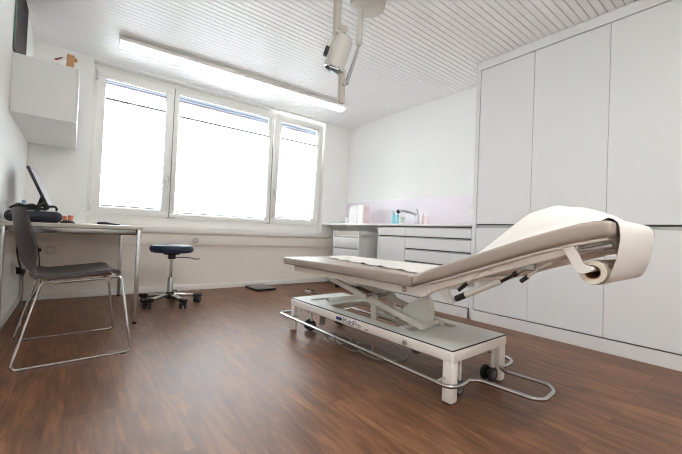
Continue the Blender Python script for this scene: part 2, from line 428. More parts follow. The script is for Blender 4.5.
# ------------------------------------------------------------------ FITTED CABINETS along the right-hand wall
def front_panel(lo, hi): return MB().box(lo, hi, 0.0018, 1)
XF = XC + 0.019                                   # back face of the fronts
for y0, y1, lab in ((1.3035, 1.782, 'tall white cabinet adjoining the drawer unit'), (0.7865, 1.3005, 'tall white cabinet between two other tall cabinets'),
                    (0.2685, 0.7835, 'tall white cabinet standing furthest from the window')):
    t = thing('tall_cabinet', lab, 'cabinet', ((XC + BX) / 2, (y0 + y1) / 2, 0), group='tall white cabinets')
    body = MB().box((XF + 0.003, y0, 0.094), (BX - 0.002, y1, 2.345))
    obj('body', body, 'carcass', t, world=True)
    obj('lower_door', front_panel((XC, y0, 0.094), (XF, y1, 0.857)), 'front', t, world=True)
    obj('upper_door', front_panel((XC, y0, 0.892), (XF, y1, 2.345)), 'front', t, world=True)
    c = obj('grip_channel', MB().box((XF + 0.0005, y0 + 0.001, 0.858), (XF + 0.0025, y1 - 0.001, 0.881)), 'channel', t, world=True)
    obj('shadow_strip', MB().box((XF + 0.0005, y0 + 0.001, 0.8812), (XF + 0.0025, y1 - 0.001, 0.8915)), 'groove_shade', c, world=True)  # shade at the top of the groove, painted as a strip
    obj('plinth', MB().box((2.947, y0 + 0.0 if y0 < 0.5 else y0 - 0.002, 0), (2.965, y1 + 0.002, 0.090)), 'plinth', t, world=True)
    if y0 < 0.5: obj('side_panel', MB().box((XC, y0 - 0.019, 0.0), (BX - 0.002, y0 - 0.001, 2.352), 0.001, 1), 'front', t, world=True)
# tall end panel and the ceiling filler strip
single('end_panel', MB().box((XC - 0.002, 1.786, 0.0), (BX - 0.002, 1.826, 2.352), 0.001, 1), 'front', 'slim white full-height end panel between tall cabinet and drawer unit', 'panel', loc=(XC + 0.22, 1.806, 0))
single('filler_panel', MB().box((XC + 0.003, 0.2685, 2.354), (XC + 0.02, 1.826, HZ - 0.006), 0.001, 1), 'front', 'white filler strip above the tall cabinet doors under ceiling', 'panel', loc=(XC + 0.01, 1.05, 2.354))

# base units below the worktop
def base_front(t, name, y0, y1, z0, z1):
    return obj(name, front_panel((XC, y0, z0), (XF, y1, z1)), 'front', t, world=True)
def channel(t, y0, y1, z0, z1):
    c = obj('grip_channel', MB().box((XF + 0.0005, y0, z0), (XF + 0.0025, y1, z1 - 0.010)), 'channel', t, world=True)
    obj('shadow_strip', MB().box((XF + 0.0005, y0, z1 - 0.0098), (XF + 0.0025, y1, z1)), 'groove_shade', c, world=True)  # dark strip painted as the shade below the upper edge
ZC = 0.866                                        # underside of the worktop
t = thing('drawer_cabinet', 'white low cabinet with a stack of wide drawers beside tall cabinets', 'cabinet', (3.2, 2.25, 0))
obj('body', MB().box((XF + 0.003, 1.830, 0.09), (BX - 0.002, 2.657, ZC)), 'carcass', t, world=True)
zz = [(0.752, 0.838), (0.618, 0.727), (0.478, 0.592), (0.094, 0.452)]
for z0, z1 in zz:
    d = base_front(t, 'drawer', 1.832, 2.655, z0, z1); channel(t, 1.832, 2.655, z1 + 0.001, z1 + 0.024)
obj('plinth', MB().box((2.947, 1.83, 0), (2.965, 2.66, 0.09)), 'plinth', t, world=True)
t = thing('sink_cabinet', 'narrow white low cabinet with drawer over door, open knee space next to it', 'cabinet', (3.2, 2.88, 0))
obj('body', MB().box((XF + 0.003, 2.661, 0.09), (BX - 0.002, 3.086, ZC)), 'carcass', t, world=True)
obj('side_panel', MB().box((XC, 3.088, 0.0), (BX - 0.002, 3.106, ZC)), 'front', t, world=True)
base_front(t, 'drawer', 2.660, 3.086, 0.752, 0.838); channel(t, 2.66, 3.086, 0.839, 0.862)
base_front(t, 'door', 2.660, 3.086, 0.094, 0.727); channel(t, 2.66, 3.086, 0.728, 0.751)
obj('plinth', MB().box((2.947, 2.66, 0), (2.965, 3.087, 0.09)), 'plinth', t, world=True)
single('worktop', MB().box((XC - 0.006, 1.828, ZC + 0.001), (BX - 0.001, DY - 0.001, 0.890), 0.002), 'worktop', 'thin white worktop running over the low cabinets and knee space', 'worktop', loc=(3.2, 3.08, ZC))
single('splashback', MB().box((BX - 0.008, 1.828, 0.892), (BX - 0.0005, DY - 0.001, 1.235), 0.001, 1), 'splash', 'pale lilac splashback panel on wall above the worktop', 'panel', loc=(BX - 0.004, 3.08, 0.892))

# pedestal of drawers on castors in the knee space
def caster_mb(c, r=0.025, w=0.02, yaw=0.0):
    pass
px0, px1, py0, py1 = 2.86, 3.30, 3.315, 3.865
t = thing('drawer_pedestal', 'white rolling drawer pedestal in the open knee space under worktop', 'pedestal', ((px0 + px1) / 2, (py0 + py1) / 2, 0))
mb = MB().box((px0 + 0.02, py0, 0.085), (px1, py0 + 0.018, 0.787)).box((px0 + 0.02, py1 - 0.018, 0.085), (px1, py1, 0.787)).box((px0 + 0.02, py0, 0.085), (px1, py1, 0.105)).box((px1 - 0.015, py0, 0.085), (px1, py1, 0.787)).box((px0 + 0.02, py0, 0.715), (px1, py1, 0.728))
obj('body', mb, 'front', t, world=True)
for ya in (py0, py1 - 0.018): obj('front_post', MB().box((px0, ya, 0.085), (px0 + 0.0195, ya + 0.018, 0.787), 0.001), 'front', t, world=True)
obj('top_tray', MB().box((px0 + 0.10, py0 + 0.018, 0.728), (px0 + 0.115, py1 - 0.018, 0.787)), 'desk', t, world=True)
for z0, z1 in ((0.566, 0.695), (0.427, 0.540), (0.255, 0.400), (0.09, 0.230)):
    obj('drawer', MB().box((px0, py0 + 0.02, z0), (px0 + 0.018, py1 - 0.02, z1), 0.002), 'front', t, world=True)
    obj('grip_channel', MB().box((px0 + 0.012, py0 + 0.02, z1 + 0.001), (px0 + 0.0195, py1 - 0.02, z1 + 0.022)), 'channel', t, world=True)
for cx in (px0 + 0.06, px1 - 0.06):
    for cy in (py0 + 0.06, py1 - 0.06):
        c = obj('caster', MB().box((cx - 0.018, cy - 0.012, 0.045), (cx + 0.018, cy + 0.012, 0.085), 0.004), 'black', t, world=True)
        for s in (-1, 1):
            obj('wheel', MB().lathe([(0, 0), (0.026, 0), (0.030, 0.004), (0.030, 0.012), (0.026, 0.016), (0, 0.016)], (cx, cy + s * 0.021 - 0.008, 0.030), (0, 1, 0), 20), 'rubber', c, world=True)

# ------------------------------------------------------------------ things on the worktop
WT = 0.8905
def bottle(x, y, r, h, name, m, label, cat, group=None, cap=None, capm='box_white', neck=0.45):
    t = thing(name, label, cat, (x, y, WT), group=group)
    b = h * 0.72
    obj('body', MB().lathe([(0, 0), (r * 0.92, 0), (r, 0.006), (r, b * 0.85), (r * 0.8, b * 0.95), (r * neck, b), (r * neck, b + 0.008), (0, b + 0.008)], n=20), m, t)
    cb = MB().lathe([(0, b + 0.009), (r * neck * 1.15, b + 0.009), (r * neck * 1.1, b + 0.03), (r * 0.2, b + 0.032), (r * 0.2, h), (0, h)], n=16)
    if cap == 'pump': cb.box((-r * 1.1, -0.007, h - 0.004), (0.008, 0.007, h + 0.009), 0.002)
    obj('pump' if cap == 'pump' else 'cap', cb, capm, t)
    return t
bottle(3.20, 3.058, 0.031, 0.165, 'soap_dispenser', 'cyan', 'pale blue pump bottle, the one further from the tap', 'bottle', 'pale blue bottles by the tap', 'pump', 'cyan')
bottle(3.20, 2.985, 0.029, 0.165, 'soap_dispenser', 'cyan', 'pale blue pump bottle, the one closer to the tap', 'bottle', 'pale blue bottles by the tap', 'pump', 'cyan')
single('jar', MB().lathe([(0, 0), (0.034, 0), (0.036, 0.005), (0.036, 0.075), (0.038, 0.077), (0.038, 0.09), (0.03, 0.094), (0, 0.094)], (3.14, 2.855, WT), n=22), 'clear', 'small frosted lidded jar below the tap spout', 'jar', loc=(3.14, 2.855, WT))
bottle(3.20, 2.595, 0.026, 0.145, 'bottle', 'pinkish', 'pale pink small bottle right beside the tap', 'bottle', 'pale bottles beside the tap')
bottle(3.20, 2.525, 0.022, 0.135, 'bottle', 'pinkish', 'pale pink slim bottle, the one further from the tap', 'bottle', 'pale bottles beside the tap')
# tap
t = thing('tap', 'chrome single-lever kitchen tap with black spray head', 'tap', (3.22, 2.685, WT))
obj('body', MB().lathe([(0, 0), (0.030, 0), (0.030, 0.006), (0.024, 0.010), (0.023, 0.11), (0.020, 0.125), (0, 0.13)], n=22), 'chrome', t)
obj('spout', MB().tube([(0, 0, 0.105), (-0.03, 0.05, 0.135), (-0.07, 0.16, 0.165), (-0.08, 0.21, 0.165)], [0.018, 0.016, 0.017, 0.018], n=14), 'chrome', t)
obj('spray_head', MB().tube([(-0.08, 0.208, 0.166), (-0.085, 0.235, 0.158), (-0.085, 0.243, 0.148)], [0.021, 0.024, 0.022], n=14), 'black', t)
obj('lever', MB().tube([(0, 0, 0.125), (0.0, -0.006, 0.145), (-0.02, 0.0, 0.19)], [0.014, 0.010, 0.006], n=10), 'chrome', t)
# white dispensers towards the window
t = thing('towel_dispenser', 'tall white box with pale pink side edge on worktop', 'dispenser', (3.20, 3.63, WT))
obj('body', MB().box((-0.06, -0.05, 0), (0.06, 0.068, 0.262), 0.012, 3), 'box_white', t)
obj('side_strip', MB().box((-0.055, -0.056, 0.004), (0.055, -0.0502, 0.25), 0.001, 1), 'pinkish', t)
obj('opening', MB().box((-0.03, -0.02, 0.2622), (0.03, 0.04, 0.266), 0.001, 1), 'channel', t)
t = thing('tissue_dispenser', 'tall plain white container between white cup and pink-edged box', 'container', (3.20, 3.81, WT))
obj('body', MB().prism([(-0.085, 0), (0.085, 0), (0.085, 0.18), (0.055, 0.25), (-0.06, 0.25), (-0.085, 0.22)], 'x', -0.055, 0.055, 0.008, 2), 'box_white', t)
obj('lid', MB().box((-0.045, -0.05, 0.2505), (0.045, 0.045, 0.262), 0.003), 'box_white', t)
single('cup', MB().lathe([(0, 0), (0.040, 0), (0.047, 0.09), (0.047, 0.098), (0.043, 0.098), (0.037, 0.006), (0, 0.006)], (3.20, 3.972, WT), n=24), 'box_white', 'plain white cup at the window end of worktop', 'cup', loc=(3.20, 3.972, WT))
mb = MB()
t = thing('instrument_tray', 'low pale tray lying on worktop corner next to window', 'tray', (3.2, 4.17, WT))
obj('base', MB().box((-0.09, -0.11, 0), (0.09, 0.11, 0.012), 0.003), 'clear', t)
obj('rim', MB().tube([(-0.085, -0.105, 0.026), (0.085, -0.105, 0.026), (0.085, 0.105, 0.026), (-0.085, 0.105, 0.026)], 0.006, closed=True, fillet=0.02, n=8), 'alu', t)
obj('wall', MB().box((-0.088, -0.108, 0.012), (-0.084, 0.108, 0.022)).box((0.084, -0.108, 0.012), (0.088, 0.108, 0.022)).box((-0.088, -0.108, 0.012), (0.088, -0.104, 0.022)).box((-0.088, 0.104, 0.012), (0.088, 0.108, 0.022)), 'clear', t)
# wall switch on the splashback
t = thing('light_switch', 'white switch plate on the lilac splashback by tall cabinets', 'switch', (BX - 0.009, 2.09, 1.055))
obj('plate', MB().box((-0.008, -0.04, -0.06), (0, 0.04, 0.06), 0.002), 'socket', t)
obj('rocker', MB().box((-0.012, -0.024, -0.024), (-0.0082, 0.024, 0.024), 0.002), 'box_white', t)

# ------------------------------------------------------------------ WALL CABINET over the desk, what stands on it, picture
cx0, cx1, cy0, cy1, cz0, cz1 = AX + 0.001, -0.021, 3.137, 4.30, 1.461, 1.855
t = thing('wall_cabinet', 'white wall cabinet hung over the desk', 'cabinet', ((cx0 + cx1) / 2, (cy0 + cy1) / 2, cz0))
mb = MB().box((cx0, cy0, cz0), (cx1 - 0.019, cy1, cz1), 0.0015, 1)
obj('body', mb, 'front', t, world=True)
ym = (cy0 + cy1) / 2
for a, b in ((cy0 + 0.001, ym - 0.0015), (ym + 0.0015, cy1 - 0.001)):
    obj('door', MB().box((cx1 - 0.0185, a, cz0 + 0.001), (cx1, b, cz1 - 0.001), 0.0015, 1), 'front', t, world=True)
t = thing('wooden_figure', 'small tan wooden block figure on top of wall cabinet', 'ornament', (-0.080, 3.42, cz1))
obj('block', MB().box((-0.026, -0.02, 0.0), (0.022, 0.02, 0.19), 0.008, 3), 'wood', t)
obj('knob', MB().lathe([(0, 0), (0.012, 0), (0.016, 0.008), (0.012, 0.018), (0, 0.02)], (0.022, 0, 0.16), (1, 0, 0), 14), 'wood', t)
t = thing('marker', 'white tube with red-brown tip lying tilted on wall cabinet', 'tube', (-0.14, 3.32, cz1))
obj('tube', MB().tube([(-0.035, 0, 0.062), (0.03, 0, 0.11)], 0.017, n=14), 'box_white', t)
obj('tip', MB().tube([(-0.028, -0.0125, 0.083), (0.012, -0.0125, 0.112)], [0.009, 0.005], n=12), 'red_brown', t)
obj('stand', MB().tube([(0.0, 0.0, 0.0), (0.0, 0.0, 0.075)], 0.012, n=12), 'box_white', t)
t = thing('picture', 'dark frameless picture hung on wall above the wall cabinet', 'picture', (AX, 3.43, 1.875))
obj('print', MB().box((0.002, -0.30, 0.0), (0.010, 0.30, 0.545)), 'print', t)
obj('edge_strip', MB().box((0.002, -0.306, -0.003), (0.0138, -0.3035, 0.549)), 'green_edge', t)

# ------------------------------------------------------------------ DESK and what is on it
DZ = 0.737
t = thing('desk', 'pale-topped desk on square chrome legs under the wall cabinet', 'desk', (0.02, 3.64, 0))
dx0, dx1, dy0, dy1 = AX + 0.0015, 0.412, 2.985, 4.265
obj('desktop', MB().box((dx0, dy0, DZ - 0.026), (dx1, dy1, DZ), 0.003), 'desk', t, world=True)
mb = MB()
mb.box((dx0 + 0.045, dy0 + 0.012, DZ - 0.068), (dx1 - 0.045, dy0 + 0.032, DZ - 0.0265), 0.002).box((dx0 + 0.045, dy1 - 0.032, DZ - 0.068), (dx1 - 0.045, dy1 - 0.012, DZ - 0.0265), 0.002)
mb.box((dx0 + 0.012, dy0 + 0.045, DZ - 0.068), (dx0 + 0.032, dy1 - 0.045, DZ - 0.0265), 0.002).box((dx1 - 0.032, dy0 + 0.045, DZ - 0.068), (dx1 - 0.012, dy1 - 0.045, DZ - 0.0265), 0.002)
obj('apron_rail', mb, 'apron', t, world=True)
for lx in (dx0 + 0.018, dx1 - 0.022):
    for ly in (dy0 + 0.025, dy1 - 0.025):
        l = obj('leg', MB().box((lx - 0.0135, ly - 0.0135, 0.018), (lx + 0.0135, ly + 0.0135, DZ - 0.0265), 0.003), 'steel', t, world=True)
        obj('foot', MB().lathe([(0, 0), (0.014, 0), (0.014, 0.0178), (0, 0.0178)], (lx, ly, 0), n=16), 'black', l, world=True)
DT = DZ + 0.0005
# navy padded roll with a black lead on top
t = thing('padded_case', 'long navy padded case lying on the desk against the wall', 'case', (-0.22, 3.085, DT))
obj('body', MB().box((-0.138, -0.08, 0), (0.150, 0.08, 0.076), 0.034, 5), 'navy', t)
obj('zip', MB().tube([(-0.10, -0.0805, 0.04), (0.112, -0.0805, 0.04)], 0.0022, n=6), 'black', t)
pts = [(-0.335, 3.06, 0.823), (-0.32, 3.05, 0.836), (-0.30, 3.06, 0.856), (-0.26, 3.05, 0.842), (-0.23, 3.06, 0.858), (-0.20, 3.05, 0.842), (-0.17, 3.06, 0.872), (-0.145, 3.08, 0.846), (-0.115, 3.09, 0.852), (-0.102, 3.10, 0.835), (-0.105, 3.12, 0.823)]
mb = MB().tube(pts, 0.007, n=8, fillet=0.02)
mb.tube([(-0.32, 3.09, 0.832), (-0.28, 3.11, 0.848), (-0.23, 3.10, 0.838), (-0.18, 3.11, 0.852), (-0.14, 3.10, 0.838), (-0.17, 3.07, 0.824), (-0.24, 3.06, 0.824), (-0.30, 3.08, 0.826)], 0.008, n=8, fillet=0.02, closed=True)
mb.tube([(-0.31, 3.05, 0.826), (-0.26, 3.07, 0.846), (-0.21, 3.06, 0.834), (-0.18, 3.08, 0.862), (-0.15, 3.06, 0.826)], 0.009, n=8, fillet=0.02)
mb.tube([(-0.30, 3.10, 0.824), (-0.25, 3.08, 0.832), (-0.20, 3.09, 0.830), (-0.16, 3.10, 0.826)], 0.0095, n=8, fillet=0.02)
single('cable', mb, 'black', 'heap of black cable on top of the navy padded case', 'cable', loc=(-0.2, 3.08, 0.8145))
# monitor, seen almost from its edge
t = thing('monitor', 'thin dark-edged monitor tilted back on the desk', 'monitor', (-0.205, 3.52, DT), rotz=R(-2))
mt = Matrix.Translation((0.055, 0, 0.125)) @ Matrix.Rotation(R(-23), 4, 'Y')
obj('panel', MB().box((-0.020, -0.21, 0.0), (0.0, 0.21, 0.30), 0.004).move(mt), 'black', t)
obj('screen', MB().box((0.0002, -0.20, 0.012), (0.0015, 0.20, 0.29)).move(mt), 'screen', t)
obj('stand', MB().tube([(-0.02, 0, 0.008), (-0.03, 0, 0.08), (0.0, 0, 0.20)], [0.018, 0.016, 0.012], n=10), 'black', t)
obj('base', MB().box((-0.10, -0.10, 0), (0.08, 0.10, 0.012), 0.005), 'black', t)
t = thing('bottle', 'little white and blue bottle behind the padded case', 'bottle', (-0.335, 3.80, DT))
obj('body', MB().lathe([(0, 0), (0.024, 0), (0.026, 0.01), (0.026, 0.12), (0.012, 0.14), (0, 0.14)], n=18), 'box_white', t)
obj('cap', MB().lathe([(0, 0.1405), (0.014, 0.1405), (0.012, 0.175), (0, 0.178)], n=16), 'blueprint', t)
single('mouse', MB().lathe([(0, 0), (0.030, 0.0), (0.031, 0.006), (0.026, 0.017), (0.014, 0.025), (0, 0.027)], (0, 0, 0), n=22).move(Matrix.Translation((-0.045, 3.42, DT)) @ Matrix.Diagonal((1.5, 1.0, 0.9, 1))), 'black', 'black computer mouse on desk by orange pots', 'mouse', loc=(-0.045, 3.42, DT))
for x, y, r, h, lab in ((-0.066, 3.58, 0.016, 0.058, 'orange little pot nearer the monitor'), (-0.028, 3.60, 0.018, 0.064, 'orange little pot beside the computer mouse')):
    t = thing('pot', lab, 'pot', (x, y, DT), group='orange pots on the desk')
    obj('body', MB().lathe([(0, 0), (r * 0.8, 0), (r, h * 0.8), (r * 0.9, h * 0.82), (0, h * 0.82)], n=18), 'orange', t)
    obj('rim', MB().lathe([(0, h * 0.83), (r * 1.08, h * 0.83), (r * 1.08, h), (r * 0.9, h), (0, h * 0.98)], n=18), 'orange', t)
t = thing('handheld_device', 'small dark flat handheld device lying on the desk towards window', 'device', (0.255, 3.98, DT), rotz=R(8))
obj('body', MB().prism([(-0.085, 0), (0.09, 0), (0.092, 0.008), (0.02, 0.016), (-0.03, 0.024), (-0.08, 0.022), (-0.088, 0.010)], 'y', -0.028, 0.028, 0.004, 2), 'navy', t)
obj('clip', MB().prism([(-0.07, 0.0235), (-0.03, 0.0255), (0.01, 0.0195), (0.01, 0.022), (-0.03, 0.0285), (-0.07, 0.0265)], 'y', -0.012, 0.012, 0.001, 1), 'alu', t)

# sockets and leads
def socket(name, label, loc, plugged=False):
    t = thing(name, label, 'socket', loc, group='wall sockets under the desk')
    obj('plate', MB().box((-0.036, -0.010, -0.036), (0.036, -0.0005, 0.036), 0.003), 'socket', t)
    obj('insert', MB().lathe([(0, 0.0102), (0.026, 0.0102), (0.026, 0.0125), (0.02, 0.0125), (0, 0.011)], (0, 0, 0), (0, -1, 0), 22), 'box_white', t)
    return t
socket('wall_socket', 'white wall socket under desk holding a black plug', (-0.253, DY, 0.470))
socket('wall_socket', 'empty white wall socket under the desk', (-0.17, DY, 0.470))
t = thing('plug', 'black plug with lead in the socket under desk', 'plug', (-0.253, DY - 0.0135, 0.470))
obj('body', MB().tube([(0, 0, 0), (0, -0.035, 0)], [0.019, 0.013], n=14), 'black', t)
obj('lead', MB().tube([(0, -0.028, 0), (0.0, -0.05, -0.02), (0.01, -0.045, -0.14), (0.03, -0.05, -0.30), (-0.03, -0.06, -0.455), (-0.08, -0.12, -0.463)], 0.0045, n=8, fillet=0.03), 'black', t)
t = thing('round_socket', 'round socket set in cream trunking behind the blue stool', 'socket', (1.143, DY - 0.036, 0.590))
obj('ring', MB().lathe([(0, 0), (0.033, 0), (0.033, 0.005), (0.026, 0.006), (0.024, 0.003), (0, 0.003)], (0, 0, 0), (0, -1, 0), 24), 'steel', t)
obj('cover', MB().lathe([(0, 0.0032), (0.021, 0.0032), (0.019, 0.005), (0, 0.006)], (0, 0, 0), (0, -1, 0), 20), 'socket', t)
t = thing('hanging_lead', 'black lead with adapter hanging below desk by the wall', 'cable', (AX + 0.045, 3.75, 0.25))
obj('lead', MB().tube([(AX + 0.035, 3.66, 0.665), (AX + 0.032, 3.62, 0.52), (AX + 0.05, 3.66, 0.40), (AX + 0.045, 3.82, 0.34)], 0.006, n=8, fillet=0.08), 'black', t, world=True)
obj('lead_end', MB().tube([(AX + 0.045, 3.86, 0.30), (AX + 0.06, 3.90, 0.20), (AX + 0.05, 3.95, 0.012)], 0.005, n=8, fillet=0.05), 'cable_grey', t, world=True)
obj('adapter', MB().box((AX + 0.02, 3.78, 0.31), (AX + 0.075, 3.88, 0.345), 0.006).tube([(AX + 0.03, 3.74, 0.36), (AX + 0.06, 3.82, 0.325), (AX + 0.05, 3.9, 0.29)], 0.012, n=10), 'black', t, world=True)

# ------------------------------------------------------------------ VISITOR CHAIR (sled base)
t = thing('sled_chair', 'brown-grey shell chair on chrome sled frame in front of desk', 'chair', (0.024, 2.615, 0), rotz=R(4.6))
prof = [(-0.302, 0.814), (-0.297, 0.765), (-0.288, 0.69), (-0.275, 0.61), (-0.256, 0.54), (-0.230, 0.486), (-0.185, 0.460), (-0.12, 0.452), (0.0, 0.461), (0.08, 0.468), (0.145, 0.475), (0.175, 0.470), (0.190, 0.455)]
def lerp_prof(u, pr):
    x = u * (len(pr) - 1); i = min(int(x), len(pr) - 2); f = x - i
    return pr[i][0] * (1 - f) + pr[i + 1][0] * f, pr[i][1] * (1 - f) + pr[i + 1][1] * f
def shell(pr, u0, u1, off=0.0):
    def f(u, v):
        uu = u0 + (u1 - u0) * u; x, z = lerp_prof(uu, pr); s = v * 2 - 1
        hw = 0.205 + 0.02 * min(1, max(0, (uu - 0.15) / 0.4))
        c = abs(s) ** 3
        if uu < 0.5: x += (0.045 + 0.033 * min(1.0, uu / 0.25)) * s * s * min(1.0, (0.5 - uu) / 0.25)           # backrest hugs the sitter
        if uu > 0.5: z += 0.010 * c
        yy = s * hw
        # round the free corners
        if uu < 0.12: yy *= 1 - 0.10 * ((0.12 - uu) / 0.12) ** 2
        return (x + off, yy, z)
    return f
obj('backrest', MB().grid(shell(prof, 0.0, 0.46), 22, 16, 0.014), 'chair', t, angle=50)
obj('seat', MB().grid(shell(prof, 0.462, 1.0), 22, 16, 0.020), 'chair', t, angle=50)
obj('underlay', MB().prism([(-0.16, 0.434), (0.155, 0.4485), (0.155, 0.441), (-0.16, 0.4265)], 'y', -0.16, 0.16), 'ply', t)
for s in (-1, 1):
    y0, y1 = s * 0.287, s * 0.238
    pts = [(-0.268, y0, 0.008), (0.246, y0, 0.008), (0.190, y1, 0.446), (0.13, y1 - s * 0.02, 0.432), (-0.10, y1 - s * 0.02, 0.4215), (-0.165, y1, 0.432)]
    fr = obj('side_frame', MB().tube(pts, 0.0075, n=10, fillet=0.028, closed=True), 'chrome', t)
    for xx in (-0.21, 0.21):
        obj('glide', MB().box((xx - 0.014, y0 - 0.009, 0.0), (xx + 0.014, y0 + 0.009, 0.006), 0.002), 'black', fr)
for xx, zz in ((-0.13, 0.4125), (0.13, 0.4245)):
    obj('cross_bar', MB().tube([(xx, -0.215, zz), (xx, 0.215, zz)], 0.007, n=10), 'chrome', t)

# ------------------------------------------------------------------ ROLLING STOOL
t = thing('rolling_stool', 'round dark blue stool on five-star chrome base with casters', 'stool', (0.750, 3.605, 0))
obj('seat', MB().lathe([(0, 0.498), (0.165, 0.498), (0.182, 0.504), (0.190, 0.518), (0.193, 0.536), (0.190, 0.554), (0.180, 0.566), (0.155, 0.572), (0, 0.575)], n=48), 'seat_blue', t)
obj('seat_plate', MB().lathe([(0, 0.478), (0.07, 0.478), (0.08, 0.4975), (0, 0.4975)], n=24).box((-0.03, -0.03, 0.435), (0.03, 0.03, 0.479), 0.006), 'black', t)
obj('gas_column', MB().lathe([(0, 0.10), (0.014, 0.10), (0.014, 0.436), (0, 0.436)], n=18), 'chrome', t)
obj('sleeve', MB().lathe([(0, 0.085), (0.026, 0.085), (0.025, 0.245), (0.016, 0.262), (0.0145, 0.262)], n=20), 'steel', t)
lv = obj('height_lever', MB().tube([(0.02, -0.01, 0.452), (0.14, -0.03, 0.450), (0.20, -0.04, 0.440)], 0.005, n=8, fillet=0.03), 'black', t)
obj('paddle', MB().box((0.19, -0.055, 0.431), (0.25, -0.03, 0.440), 0.004), 'black', lv)
obj('hub', MB().lathe([(0, 0.06), (0.035, 0.06), (0.043, 0.075), (0.043, 0.105), (0.03, 0.125), (0, 0.128)], n=24), 'black', t)
for k in range(5):
    a = R(213 + 72 * k); c, s = math.cos(a), math.sin(a)
    rm = Matrix.Rotation(a, 4, 'Z')
    leg = obj('leg', MB().prism([(0.03, 0.112), (0.03, 0.075), (0.27, 0.062), (0.27, 0.086)], 'y', -0.021, 0.021, 0.007, 2).move(rm), 'chrome' , t)
    obj('end_cap', MB().box((0.2, -0.0235, 0.060), (0.290, 0.0235, 0.0925), 0.007).move(rm), 'black', leg)
    ca = obj('caster', MB().tube([(0.268, 0, 0.066), (0.268, 0, 0.05), (0.250, 0, 0.038)], 0.012, n=10).move(rm), 'black', t)
    yaw = Matrix.Translation((0.250 * c, 0.250 * s, 0)) @ Matrix.Rotation(a + R(35 * (-1) ** k), 4, 'Z')
    for sd in (-1, 1):
        obj('wheel', MB().lathe([(0, 0), (0.025, 0), (0.030, 0.004), (0.030, 0.013), (0.025, 0.017), (0, 0.017)], (0, sd * 0.020 - 0.0085, 0.030), (0, 1, 0), 22).move(yaw), 'rubber', ca)
        obj('hub_cap', MB().lathe([(0, 0), (0.012, 0), (0.010, 0.002), (0, 0.002)], (0, sd * 0.0288, 0.030), (0, sd, 0), 16).move(yaw), 'wheel_hub', ca)

# ------------------------------------------------------------------ BATHROOM SCALE, FOOT SWITCH
t = thing('scale', 'flat square grey and black weighing scale on floor below window', 'scale', (1.90, 4.085, 0), rotz=R(5))
obj('platform', MB().box((-0.125, -0.165, 0.022), (0.125, 0.165, 0.030), 0.003), 'scale_glass', t)
obj('body', MB().box((-0.128, -0.168, 0.004), (0.128, 0.168, 0.0215), 0.004), 'black', t)
for sx in (-1, 1):
    for sy in (-1, 1):
        obj('foot', MB().lathe([(0, 0), (0.012, 0), (0.012, 0.0045), (0, 0.0045)], (sx * 0.1, sy * 0.14, 0), n=14), 'rubber', t)
t = thing('foot_switch', 'small grey foot switch on floor behind the treatment couch', 'switch', (2.33, 3.58, 0), rotz=R(20))
obj('body', MB().prism([(-0.06, 0), (0.06, 0), (0.06, 0.016), (-0.03, 0.038), (-0.06, 0.034)], 'y', -0.045, 0.045, 0.005, 2), 'alu', t)
obj('pedal', MB().prism([(-0.028, 0.0385), (0.05, 0.0205), (0.05, 0.028), (-0.028, 0.047)], 'y', -0.036, 0.036, 0.003, 2), 'rubber', t)

# ------------------------------------------------------------------ TREATMENT COUCH (local frame: long axis Y, +y = foot end, -x faces the viewer)
co = thing('treatment_couch', 'taupe adjustable treatment couch on white lifting base with chrome bumper rail', 'couch', (1.590, 1.603, 0), rotz=R(1.2))
hx, hy = 0.252, 0.70
ZR0, ZR1 = 0.190, 0.240
# ring of the base: side rails and end rails
mb = MB()
def slab(outer, holes_y, z0, z1, mb):
    pass
mb.box((-hx, -hy, ZR0), (-hx + 0.035, hy, ZR1), 0.008, 3).box((hx - 0.035, -hy, ZR0), (hx, hy, ZR1), 0.008, 3)
mb.box((-hx + 0.01, -hy, ZR0), (hx - 0.01, -hy + 0.035, ZR1), 0.008, 3).box((-hx + 0.01, hy - 0.035, ZR0), (hx - 0.01, hy, ZR1), 0.008, 3)
mb.box((-hx + 0.02, -0.30, ZR0), (hx - 0.02, -0.25, ZR1 - 0.01)).box((-hx + 0.02, 0.42, ZR0), (hx - 0.02, 0.46, ZR1 - 0.01))
obj('base_frame', mb, 'couch_white', co)
# cover panels of the base top: two bands along the sides, closed plate at the head end, narrow ones beyond
zt0, zt1 = ZR1 + 0.0005, ZR1 + 0.0075
mb = MB()
i0 = 0.008
def plate(m, x0, x1, y0, y1): m.box((x0, y0, zt0), (x1, y1, zt1))
plate(mb, -hx + i0, -0.165, -0.395, hy - i0); plate(mb, 0.165, hx - i0, -0.395, hy - i0)
plate(mb, -hx + i0, hx - i0, -hy + i0, -0.455)
plate(mb, -hx + i0, 0.10, -0.455, -0.395); plate(mb, 0.165, hx - i0, -0.455, -0.395)
plate(mb, -0.165, 0.165, hy - 0.13, hy - i0); plate(mb, -0.165, 0.165, hy - 0.36, hy - 0.19)
obj('base_cover', mb, 'couch_grey', co)
mb = MB(); e = 0.0035
mb.box((-hx + i0 - e, -hy + i0 - e, zt0), (-hx + i0 - 0.0002, hy - i0 + e, zt1 - 0.002)).box((hx - i0 + 0.0002, -hy + i0 - e, zt0), (hx - i0 + e, hy - i0 + e, zt1 - 0.002))
mb.box((-hx + i0 - e, -hy + i0 - e, zt0), (hx - i0 + e, -hy + i0 - 0.0002, zt1 - 0.002))
obj('cover_edge', mb, 'rubber', co)
